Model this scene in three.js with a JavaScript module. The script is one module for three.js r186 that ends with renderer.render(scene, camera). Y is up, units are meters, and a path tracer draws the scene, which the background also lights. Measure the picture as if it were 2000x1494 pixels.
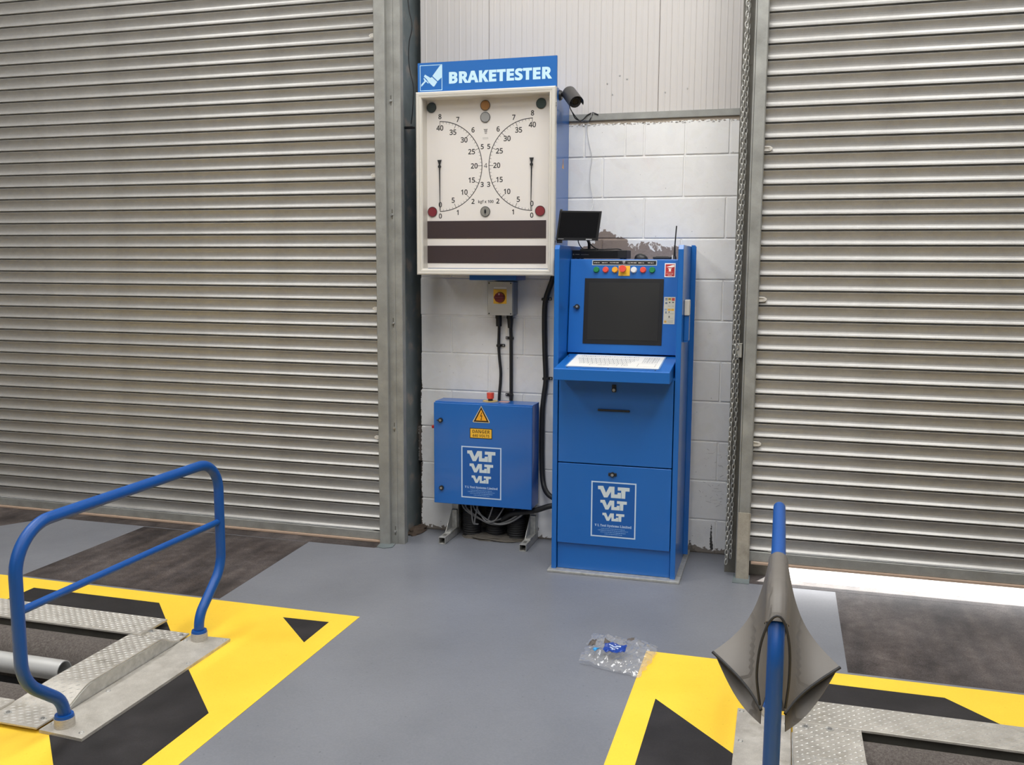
import * as THREE from 'three';
import { RoundedBoxGeometry } from 'three/addons/geometries/RoundedBoxGeometry.js';
import { mergeGeometries, mergeVertices, toCreasedNormals } from 'three/addons/utils/BufferGeometryUtils.js';
import { RectAreaLightUniformsLib } from 'three/addons/lights/RectAreaLightUniformsLib.js';
import { ImprovedNoise } from 'three/addons/math/ImprovedNoise.js';

// ───────────── camera, sky, exposure, large lights ─────────────
const scene = new THREE.Scene();
const lin3 = (r, g, b) => new THREE.Color().setRGB(r, g, b);
const camera = new THREE.PerspectiveCamera(44.35, 2000 / 1494, 0.05, 200);
camera.position.set(2.011, 1.6273, 5.2823);
camera.rotation.order = 'YXZ';
camera.rotation.set(-0.12547, 0.27993, 0.00499);
const renderer = new THREE.WebGLRenderer({ antialias: true });
renderer.toneMapping = THREE.LinearToneMapping;
renderer.toneMappingExposure = 1.02;
renderer.shadowMap.enabled = true;
scene.background = new THREE.Color(1.0, 1.0, 1.02);          // bright overcast sky outside
scene.backgroundIntensity = 5.0;
const sun = new THREE.DirectionalLight(lin3(1.0, 0.96, 0.9), 16);   // sunlit yard behind the doors
sun.position.set(6.5, 11, -8); sun.target.position.set(2.6, 0, 0); sun.castShadow = true; sun.shadow.radius = 6;
sun.shadow.mapSize.set(2048, 2048); Object.assign(sun.shadow.camera, { left: -12, right: 12, top: 12, bottom: -12, near: 0.5, far: 40 });
scene.add(sun, sun.target);
RectAreaLightUniformsLib.init();
const CEIL = 5.4;
// translucent roof lights: [x, z, width along x, length along z, intensity]
const ROOFLIGHTS = [
  [-2.8, 2.6, 1.2, 3.8, 10.5],
  [1.0, 2.7, 1.2, 3.6, 9.5],
  [3.4, 2.6, 1.2, 3.8, 10.5],
  [-2.8, 8.6, 1.2, 5.0, 5.0],  // deep row: unseen panels added to brighten the lower wall
  [1.0, 8.6, 1.2, 5.0, 5.0],
  [3.4, 8.6, 1.2, 5.0, 5.0],
];

// ───────────── helpers ─────────────
let seed = 20240611;
const rnd = () => { seed = (seed * 1664525 + 1013904223) >>> 0; return seed / 4294967296; };
const rr = (a, b) => a + (b - a) * rnd();
const used = {};
function numbered(n) { const k = used[n] = (used[n] ?? -1) + 1; return k ? `${n}_${String(k).padStart(3, '0')}` : n; }
function shade(o) { o.castShadow = true; o.receiveShadow = true; return o; }
function thing(name, label, category, pos = [0, 0, 0], group) {
  const g = new THREE.Group(); g.name = numbered(name); g.position.set(...pos);
  g.userData = { label, category }; if (group) g.userData.group = group;
  scene.add(g); return g;
}
function part(name, geo, mat, parent, label) {
  if (Array.isArray(geo)) geo = mergeGeometries(geo.map((g) => { const h = g.index ? g.toNonIndexed() : g; for (const k of Object.keys(h.attributes)) if (!['position', 'normal', 'uv'].includes(k)) h.deleteAttribute(k); return h; }));
  const m = shade(new THREE.Mesh(geo, mat)); m.name = name; parent.add(m);
  if (label) m.userData.label = label;
  return m;
}
function single(name, label, category, geo, mat, group) {
  const m = part(numbered(name), geo, mat, scene); m.userData = { label, category }; if (group) m.userData.group = group; return m;
}
function struct(name, label, geo, mat, category = 'structure') {
  const m = part(name, geo, mat, scene); m.userData = { kind: 'structure', label, category }; return m;
}
// uv in metres, taken from the face direction
function uvm(g, s = 1, ox = 0, oy = 0) {
  const p = g.attributes.position, n = g.attributes.normal, uv = new Float32Array(p.count * 2);
  for (let i = 0; i < p.count; i++) {
    const ax = Math.abs(n.getX(i)), ay = Math.abs(n.getY(i)), az = Math.abs(n.getZ(i));
    const x = p.getX(i), y = p.getY(i), z = p.getZ(i);
    const [u, v] = az >= ax && az >= ay ? [x, y] : ay >= ax ? [x, z] : [z, y];
    uv[2 * i] = (u + ox) * s; uv[2 * i + 1] = (v + oy) * s;
  }
  g.setAttribute('uv', new THREE.BufferAttribute(uv, 2)); return g;
}
// box between two corners with softened edges
function bx(x0, y0, z0, x1, y1, z1, r = 0.002) {
  const w = x1 - x0, h = y1 - y0, d = z1 - z0, m = Math.min(w, h, d) * 0.49;
  const g = r > 0 ? new RoundedBoxGeometry(w, h, d, 1, Math.min(r, m)) : new THREE.BoxGeometry(w, h, d);
  g.translate((x0 + x1) / 2, (y0 + y1) / 2, (z0 + z1) / 2);
  return uvm(g);
}
function cyl(r, h, at, axis = 'y', seg = 20, r2 = r) {
  const g = new THREE.CylinderGeometry(r2, r, h, seg);
  if (axis === 'x') g.rotateZ(-Math.PI / 2); if (axis === 'z') g.rotateX(Math.PI / 2);
  return g.translate(...at);
}
function tube(pts, r, seg = 60, rad = 10, closed = false, tension = 0.5) {
  const c = new THREE.CatmullRomCurve3(pts.map((p) => new THREE.Vector3(...p)), closed, 'catmullrom', tension);
  const g = new THREE.TubeGeometry(c, seg, r, rad, closed);
  return g;
}
// tube through straight runs with rounded corners; corners: [x,y,z,radius]
function pipe(pts, r, rad = 16, caps = true) {
  const path = new THREE.CurvePath(), V = pts.map((p) => new THREE.Vector3(p[0], p[1], p[2])), out = [];
  let prev = V[0].clone();
  for (let i = 1; i < V.length - 1; i++) {
    const a = V[i - 1].clone().sub(V[i]).normalize(), b = V[i + 1].clone().sub(V[i]).normalize(), ang = a.angleTo(b), d = pts[i][3] / Math.tan(ang / 2);
    const s = V[i].clone().addScaledVector(a, d), e = V[i].clone().addScaledVector(b, d);
    const bis = a.clone().add(b).normalize(), cen = V[i].clone().addScaledVector(bis, pts[i][3] / Math.sin(ang / 2));
    const u = s.clone().sub(cen), w = e.clone().sub(cen), tot = u.angleTo(w), ax = u.clone().cross(w).normalize();
    const n0 = Math.max(1, Math.round(prev.distanceTo(s) / 0.25));
    for (let k = 0; k < n0; k++) out.push(prev.clone().lerp(s, k / n0));
    const na = Math.max(4, Math.ceil(tot / 0.12));
    for (let k = 0; k < na; k++) out.push(cen.clone().add(u.clone().applyAxisAngle(ax, tot * k / na)));
    prev = e;
  }
  out.push(prev, V[V.length - 1]);
  // sweep rings
  const pos = [], idx = []; let nrm = null;
  const T = out.map((p, i) => { const a = out[Math.max(0, i - 1)], b = out[Math.min(out.length - 1, i + 1)]; return b.clone().sub(a).normalize(); });
  nrm = new THREE.Vector3(1, 0, 0); if (Math.abs(T[0].x) > 0.9) nrm.set(0, 0, 1);
  out.forEach((p, i) => {
    nrm.addScaledVector(T[i], -nrm.dot(T[i])).normalize(); const bn = T[i].clone().cross(nrm);
    for (let k = 0; k < rad; k++) { const t = 2 * Math.PI * k / rad; pos.push(p.x + r * (Math.cos(t) * nrm.x + Math.sin(t) * bn.x), p.y + r * (Math.cos(t) * nrm.y + Math.sin(t) * bn.y), p.z + r * (Math.cos(t) * nrm.z + Math.sin(t) * bn.z)); }
    if (i) for (let k = 0; k < rad; k++) { const a = (i - 1) * rad + k, b = (i - 1) * rad + (k + 1) % rad, c = a + rad, d = b + rad; idx.push(a, b, c, b, d, c); }
  });
  if (caps) { const n = pos.length / 3; pos.push(...out[0].toArray(), ...out[out.length - 1].toArray()); for (let k = 0; k < rad; k++) { idx.push(n, (k + 1) % rad, k); const o = (out.length - 1) * rad; idx.push(n + 1, o + k, o + (k + 1) % rad); } }
  const g = new THREE.BufferGeometry(); g.setAttribute('position', new THREE.Float32BufferAttribute(pos, 3)); g.setIndex(idx); g.computeVertexNormals();
  return uvm(g);
}
// flat slab on the floor from [x, z] points
function slab(pts, y0, t, holes = []) {
  const s = new THREE.Shape(pts.map(([x, z]) => new THREE.Vector2(x, -z)));
  for (const h of holes) s.holes.push(new THREE.Path(h.map(([x, z]) => new THREE.Vector2(x, -z))));
  const g = new THREE.ExtrudeGeometry(s, { depth: t, bevelEnabled: false }); g.rotateX(-Math.PI / 2); g.translate(0, y0, 0); return uvm(g);
}
// extrude an outline of [a, b] points along an axis: plane 'zy' runs along x, 'xz' along y, 'xy' along z
function prism(pts, plane, from, to, bevel = 0) {
  const s = new THREE.Shape(pts.map(([a, b]) => new THREE.Vector2(a, b)));
  const g = new THREE.ExtrudeGeometry(s, { depth: to - from - 2 * bevel, bevelEnabled: bevel > 0, bevelSize: bevel, bevelThickness: bevel, bevelOffset: -bevel, bevelSegments: 1 });
  g.translate(0, 0, from + bevel);
  if (plane === 'zy') { const m = new THREE.Matrix4().set(0, 0, 1, 0, 0, 1, 0, 0, 1, 0, 0, 0, 0, 0, 0, 1); g.applyMatrix4(m); flip(g); }
  if (plane === 'xz') { const m = new THREE.Matrix4().set(1, 0, 0, 0, 0, 0, 1, 0, 0, 1, 0, 0, 0, 0, 0, 1); g.applyMatrix4(m); flip(g); }
  g.computeVertexNormals(); return uvm(g);
}
function flip(g) { const p = g.attributes; for (const k of Object.keys(p)) { const a = p[k], s = a.itemSize; for (let i = 0; i < a.count; i += 3) for (let j = 0; j < s; j++) { const t = a.array[(i + 1) * s + j]; a.array[(i + 1) * s + j] = a.array[(i + 2) * s + j]; a.array[(i + 2) * s + j] = t; } } }
// thick sheet from a grid function f(u,v) -> [x,y,z]
function film1(f, nu, nv) {   // one thin film surface
  const pos = [], idx = []; for (let j = 0; j <= nv; j++) for (let i = 0; i <= nu; i++) pos.push(...f(i / nu, j / nv));
  for (let j = 0; j < nv; j++) for (let i = 0; i < nu; i++) { const a = j * (nu + 1) + i, c = a + nu + 1; idx.push(a, c, a + 1, a + 1, c, c + 1); }
  const g = new THREE.BufferGeometry(); g.setAttribute('position', new THREE.Float32BufferAttribute(pos, 3)); g.setIndex(idx); g.computeVertexNormals(); return uvm(g);
}
function sheet(f, nu, nv, t) {
  const pos = [], idx = [], P = [];
  for (let j = 0; j <= nv; j++) for (let i = 0; i <= nu; i++) P.push(new THREE.Vector3(...f(i / nu, j / nv)));
  const at = (i, j) => P[j * (nu + 1) + i], N = [];
  for (let j = 0; j <= nv; j++) for (let i = 0; i <= nu; i++) {
    const du = at(Math.min(nu, i + 1), j).clone().sub(at(Math.max(0, i - 1), j)), dv = at(i, Math.min(nv, j + 1)).clone().sub(at(i, Math.max(0, j - 1)));
    N.push(du.cross(dv).normalize());
  }
  for (const s of [0.5, -0.5]) P.forEach((p, k) => pos.push(p.x + N[k].x * t * s, p.y + N[k].y * t * s, p.z + N[k].z * t * s));
  const M = P.length, w = nu + 1;
  for (let j = 0; j < nv; j++) for (let i = 0; i < nu; i++) { const a = j * w + i, b = a + 1, c = a + w, d = c + 1; idx.push(a, b, c, b, d, c, M + a, M + c, M + b, M + b, M + c, M + d); }
  const edge = (a, b) => idx.push(a, M + a, b, b, M + a, M + b);
  for (let i = 0; i < nu; i++) { edge(i, i + 1); edge(nv * w + i + 1, nv * w + i); }
  for (let j = 0; j < nv; j++) { edge((j + 1) * w, j * w); edge(j * w + nu, (j + 1) * w + nu); }
  let g = new THREE.BufferGeometry(); g.setAttribute('position', new THREE.Float32BufferAttribute(pos, 3)); g.setIndex(idx);
  g.setAttribute('uv', new THREE.Float32BufferAttribute(new Float32Array(pos.length / 3 * 2), 2));
  g = toCreasedNormals(g, 0.9); return uvm(g);
}

// ───────────── textures ─────────────
const noise = new ImprovedNoise();
function tnoise(u, v, f, z = 0) {   // tileable over 0..1
  const X = u * f, Y = v * f, n = (a, b) => noise.noise(a, b, z + 7.3);
  return n(X, Y) * (1 - u) * (1 - v) + n(X - f, Y) * u * (1 - v) + n(X, Y - f) * (1 - u) * v + n(X - f, Y - f) * u * v;
}
function fbm(u, v, f, z, oct = 4) { let s = 0, a = 0.5; for (let i = 0; i < oct; i++) { s += a * tnoise(u, v, f, z + i * 3.1); f *= 2; a *= 0.55; } return s; }
function tex(size, metres, fn, srgb = true) {
  const d = new Uint8Array(size * size * 4);
  for (let j = 0; j < size; j++) for (let i = 0; i < size; i++) {
    const c = fn(i / size, j / size), k = (j * size + i) * 4, a = Array.isArray(c) ? c : [c, c, c];
    for (let q = 0; q < 3; q++) d[k + q] = Math.max(0, Math.min(255, a[q])); d[k + 3] = 255;
  }
  const t = new THREE.DataTexture(d, size, size); t.wrapS = t.wrapT = THREE.RepeatWrapping; t.magFilter = THREE.LinearFilter; t.minFilter = THREE.LinearMipmapLinearFilter; t.generateMipmaps = true;
  t.repeat.set(1 / metres, 1 / metres); if (srgb) t.colorSpace = THREE.SRGBColorSpace; t.needsUpdate = true; return t;
}
function canvas(w, h, draw) {
  const c = document.createElement('canvas'); c.width = w; c.height = h; const x = c.getContext('2d'); draw(x, w, h);
  const t = new THREE.CanvasTexture(c); t.colorSpace = THREE.SRGBColorSpace; t.anisotropy = 8; return t;
}
const grain = tex(256, 0.25, () => 128 + 90 * (rnd() - 0.5), false);
const bumpSoft = tex(256, 0.6, (u, v) => 128 + 150 * fbm(u, v, 8, 1), false);
const bumpBlock = tex(512, 0.7, (u, v) => 128 + 110 * fbm(u, v, 6, 4, 5) + 26 * (rnd() - 0.5), false);
const paintRough = tex(512, 1.9, (u, v) => 150 + 45 * fbm(u, v, 7, 9, 5) + 10 * (rnd() - 0.5), false);
const greyFloor = tex(512, 2.3, (u, v) => { const n = fbm(u, v, 5, 2, 5) * 20 + (rnd() - 0.5) * 7; const sp = rnd() < 0.0006 ? -26 : 0; return [120 + n + sp, 122 + n + sp, 128 + n + sp]; });
const darkFloor = tex(1024, 2.2, (u, v) => {
  const n = fbm(u, v, 6, 5, 6) * 84, s = fbm(u, v, 40, 8, 3) * 46, g = (rnd() - 0.5) * 40, st = noise.noise(u * 46, v * 5, 3.3) * 16 + noise.noise(u * 19 + v * 8, v * 3, 8.1) * 12 + 4;
  return [66 + n + s * 0.9 + g + st, 59 + n + s * 0.9 + g + st * 0.9, 57 + n + s * 0.9 + g + st * 0.8];
});
const blackPaint = tex(512, 1.3, (u, v) => { const n = fbm(u, v, 8, 31, 5) * 34 + (rnd() - 0.5) * 12; return [33 + n, 30 + n, 31 + n]; });
const yellowTex = tex(512, 1.7, (u, v) => { const n = fbm(u, v, 9, 44, 4) * 12 + (rnd() - 0.5) * 5; const sp = rnd() < 0.0008 ? -30 : 0; return [247 + n * 0.5 + sp, 203 + n + sp, 58 + n + sp]; });
const galv = tex(512, 0.55, (u, v) => { const n = fbm(u, v, 22, 12, 4) * 44 + (rnd() - 0.5) * 12; return [186 + n, 185 + n, 180 + n]; });
const dirtyPlate = tex(512, 0.7, (u, v) => { const n = fbm(u, v, 12, 15, 5) * 46 + (rnd() - 0.5) * 22, d = Math.max(0, fbm(u, v, 7, 18, 4) - 0.12) * 120; return [192 + n - d, 187 + n - d * 1.05, 178 + n - d * 1.15]; });
const steelTex = tex(512, 0.9, (u, v) => { const n = fbm(u, v, 9, 51, 5) * 38 + (rnd() - 0.5) * 8; return [154 + n, 154 + n, 149 + n]; });
const slatTex = tex(512, 1.1, (u, v) => { const n = fbm(u, v, 8, 61, 4) * 18 + (rnd() - 0.5) * 7 + fbm(u * 1, v, 48, 64, 2) * 8; return [166 + n, 164 + n, 160 + n]; });
const gritTex = tex(512, 0.35, (u, v) => { const n = (rnd() - 0.5) * 52 + fbm(u, v, 40, 71, 3) * 50; return [98 + n, 91 + n, 86 + n]; });
const gritBump = tex(512, 0.35, (u, v) => 128 + (rnd() - 0.5) * 190 + fbm(u, v, 40, 71, 3) * 90, false);
const rustTex = tex(512, 0.8, (u, v) => { const n = fbm(u, v, 6, 81, 5), r = Math.max(0, n - 0.1) * 160; return [112 + n * 30 + r, 121 + n * 30 + r * 0.45, 122 + n * 30 + r * 0.15]; });

// ───────────── materials ─────────────
const std = (o) => new THREE.MeshStandardMaterial(o), phys = (o) => new THREE.MeshPhysicalMaterial(o);
const lin = (r, g, b) => new THREE.Color().setRGB(r, g, b);
const M = {
  greyFloor: std({ map: greyFloor, roughness: 0.62, roughnessMap: paintRough, bumpMap: bumpSoft, bumpScale: 0.0006 }),
  darkFloor: std({ map: darkFloor, roughness: 0.62, bumpMap: grain, bumpScale: 0.0012 }),
  yellow: std({ map: yellowTex, roughness: 0.5, bumpMap: bumpSoft, bumpScale: 0.0004 }),
  black: std({ map: blackPaint, roughness: 0.62, bumpMap: grain, bumpScale: 0.0003 }),
  blue: phys({ color: lin(0.0006, 0.118, 0.44), roughness: 0.45, clearcoat: 0.6, clearcoatRoughness: 0.13 }),
  railBlue: std({ color: lin(0.002, 0.07, 0.30), roughness: 0.42, bumpMap: bumpSoft, bumpScale: 0.0006 }),
  slat: std({ map: slatTex, metalness: 0.4, roughness: 0.42, bumpMap: grain, bumpScale: 0.00008 }),
  galv: std({ map: galv, metalness: 0.6, roughness: 0.5 }),
  guide: std({ map: steelTex, metalness: 0.4, roughness: 0.5 }),
  darkSteel: std({ map: steelTex, color: lin(0.42, 0.4, 0.37), metalness: 0.3, roughness: 0.55 }),
  column: std({ map: rustTex, metalness: 0.15, roughness: 0.6 }),
  plate: std({ map: dirtyPlate, metalness: 0.45, roughness: 0.5, bumpMap: grain, bumpScale: 0.0004 }),
  treadSteel: std({ color: lin(0.47, 0.46, 0.435), metalness: 0.5, roughness: 0.4 }),
  chrome: std({ color: lin(0.74, 0.74, 0.72), metalness: 0.5, roughness: 0.3 }),
  steel: std({ color: lin(0.5, 0.5, 0.49), metalness: 0.85, roughness: 0.35 }),
  grit: std({ map: gritTex, roughness: 0.95, bumpMap: gritBump, bumpScale: 0.003 }),
  blackPlastic: std({ color: lin(0.012, 0.012, 0.013), roughness: 0.42 }),
  rubber: std({ color: lin(0.02, 0.02, 0.021), roughness: 0.65 }),
  cable: std({ color: lin(0.014, 0.014, 0.015), roughness: 0.5 }),
  greyCable: std({ color: lin(0.2, 0.2, 0.2), roughness: 0.5 }),
  frameWhite: std({ color: lin(0.66, 0.63, 0.57), roughness: 0.35, metalness: 0.1 }),
  offWhite: std({ color: lin(0.62, 0.6, 0.55), roughness: 0.45 }),
  boxGrey: std({ color: lin(0.47, 0.46, 0.42), roughness: 0.5 }),
  cladding: std({ color: lin(0.60, 0.572, 0.55), roughness: 0.42 }),
  red: std({ color: lin(0.62, 0.035, 0.025), roughness: 0.35 }),
  buttonRed: std({ color: lin(0.75, 0.08, 0.05), roughness: 0.3 }),  // plain saturated red for the buttons, no emission
  amber: std({ color: lin(0.8, 0.36, 0.02), roughness: 0.4 }),
  yellowPlastic: std({ color: lin(0.85, 0.48, 0.03), roughness: 0.45 }),
  green: std({ color: lin(0.01, 0.2, 0.06), roughness: 0.35 }),
  white: std({ color: lin(0.75, 0.75, 0.75), roughness: 0.35 }),
  screen: phys({ color: lin(0.006, 0.006, 0.007), roughness: 0.15 }),
  dullScreen: phys({ color: lin(0.02, 0.0195, 0.019), roughness: 0.3 }),
  glass: phys({ color: 0xffffff, transmission: 1, thickness: 0, roughness: 0.03, ior: 1.5 }),
  orangeSeal: std({ color: lin(0.42, 0.3, 0.22), roughness: 0.7 }),
  rawConcrete: std({ color: lin(0.2, 0.185, 0.165), roughness: 0.95, bumpMap: bumpBlock, bumpScale: 0.003 }),
  wallGrey: std({ color: lin(0.2, 0.2, 0.2), roughness: 0.7 }),
  pale: std({ color: lin(0.6, 0.59, 0.57), roughness: 0.8 }),
  debris: std({ color: lin(0.11, 0.098, 0.082), roughness: 0.95, bumpMap: bumpBlock, bumpScale: 0.004 }),
  concrete: std({ color: lin(0.45, 0.44, 0.43), roughness: 0.9 }),
};

// ───────────── room shell ─────────────
const RX0 = -6.2, RX1 = 8.2, RZ1 = 13.5;
const rect = (x0, z0, x1, z1) => [[x0, z0], [x1, z0], [x1, z1], [x0, z1]];
const pitL = rect(-2.3, 1.95, -0.555, 2.68), pitR = rect(2.24, 1.95, 4.0, 2.68);
const floor = struct('floor', 'grey painted workshop floor with two roller pits', slab(rect(RX0, -0.2, RX1, RZ1), -0.32, 0.32, [pitL, pitR]), M.greyFloor, 'floor');
struct('pit_base', 'bare concrete bottoms of the roller pits', [slab(rect(-2.4, 1.85, -0.45, 2.78), -0.36, 0.04), slab(rect(2.15, 1.85, 4.1, 2.78), -0.36, 0.04)], M.rawConcrete, 'floor');
// bare dark lanes and thresholds
part('floor_lane', slab([[-3.9, 0.462], [-2.436, 0.462], [-2.604, 0.715], [-3.06, 1.436], [-3.9, 1.436]], 0, 0.0008), M.darkFloor, floor);
part('floor_lane', slab([[-1.742, 0.47], [-0.615, 0.462], [-0.575, 1.436], [-1.757, 1.436]], 0, 0.0008), M.darkFloor, floor);
part('floor_lane', slab(rect(2.321, 0.46, 4.4, 1.437), 0, 0.0008), M.darkFloor, floor);
part('threshold', slab([[-5, -0.15], [-0.16, -0.15], [-0.16, 0.42], [-0.2, 0.455], [-5, 0.47]], 0, 0.0009), M.darkFloor, floor);
part('threshold', slab([[1.83, -0.15], [5.5, -0.15], [5.5, 0.466], [1.83, 0.455]], 0, 0.0009), M.darkFloor, floor);
// yellow and black hatch markings
const mark = (n, pts, y, m, holes) => part(n, slab(pts, 0, y, holes), m, floor);
mark('yellow_marking', [[-3.6, 1.456], [0.182, 1.456], [0.168, 3.9], [-3.6, 3.9]], 0.0014, M.yellow, [rect(-2.35, 1.9, -0.53, 2.7)]);
mark('yellow_marking', [[1.512, 1.46], [4.4, 1.456], [4.4, 3.9], [1.498, 3.9]], 0.0014, M.yellow, [rect(2.2, 1.9, 4.1, 2.7)]);
mark('black_marking', [[-0.154, 1.566], [0.076, 1.558], [0.08, 1.798]], 0.002, M.black);
mark('black_marking', [[-1.551, 1.572], [-0.817, 1.572], [-0.53, 1.875], [-1.551, 1.875]], 0.002, M.black);
mark('black_marking', [[-0.40, 2.005], [0.062, 2.475], [0.06, 3.2], [-0.37, 2.775]], 0.002, M.black);
mark('black_marking', [[1.607, 1.894], [2.09, 2.42], [2.09, 2.9], [1.602, 2.9]], 0.002, M.black);
mark('black_marking', [[2.197, 1.572], [2.66, 1.572], [2.93, 1.86], [2.05, 1.86], [2.05, 1.72]], 0.002, M.black);

struct('ceiling', 'pale lined workshop roof', bx(RX0 - 0.2, CEIL, -0.3, RX1 + 0.2, CEIL + 0.2, RZ1 + 0.2, 0), M.cladding, 'ceiling');
struct('wall_left', 'grey clad side wall', bx(RX0 - 0.2, -0.3, -0.2, RX0, CEIL, RZ1, 0), M.wallGrey, 'wall');
struct('wall_right', 'grey clad side wall', bx(RX1, -0.3, -0.2, RX1 + 0.2, CEIL, RZ1, 0), M.wallGrey, 'wall');
struct('wall_front', 'grey clad wall opposite the brake tester', bx(RX0 - 0.2, -0.3, RZ1, RX1 + 0.2, CEIL, RZ1 + 0.2, 0), M.wallGrey, 'wall');
part('door_sill', slab([[2.0, -0.2], [5.7, -0.2], [5.7, 0.352], [1.99, 0.352], [1.99, -0.2]].slice(0, 4), 0, 0.0016), M.concrete, floor, 'pale concrete sill outside the shutter line');
struct('ground', 'pale concrete yard outside the roller doors', bx(-14, -0.1, -25, 16, -0.004, -0.2, 0), M.concrete, 'ground');

// roof lights and the added deep fill row: glowing translucent sheets with an area light just below
ROOFLIGHTS.forEach(([x, z, w, l, p], i) => {
  const o = single('roof_light', ['translucent roof light above the left roller door', 'translucent roof light above the brake tester', 'translucent roof light above the right roller door', 'added unseen fill light panel deep in the workshop, in line with the left roller door', 'added unseen fill light panel deep in the workshop, in line with the brake tester', 'added unseen fill light panel deep in the workshop, in line with the right roller door'][i], 'roof light',
    bx(x - w / 2, CEIL - 0.03, z - l / 2, x + w / 2, CEIL - 0.002, z + l / 2, 0.005), std({ color: 0xdfe4e6, emissive: 0xffffff, emissiveIntensity: 1.0, roughness: 0.6 }), 'roof lights');
  const a = new THREE.RectAreaLight(lin(1.0, 0.996, 0.99), p, w, l); a.position.set(x, CEIL - 0.045, z); a.lookAt(x, 0, z); a.name = 'roof_daylight'; a.castShadow = true; scene.add(a);
});

// ───────────── block wall ─────────────
const WX0 = -0.09, WX1 = 1.80, JY = (j) => 0.1964 + (10 - j) * 0.225;
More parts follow.
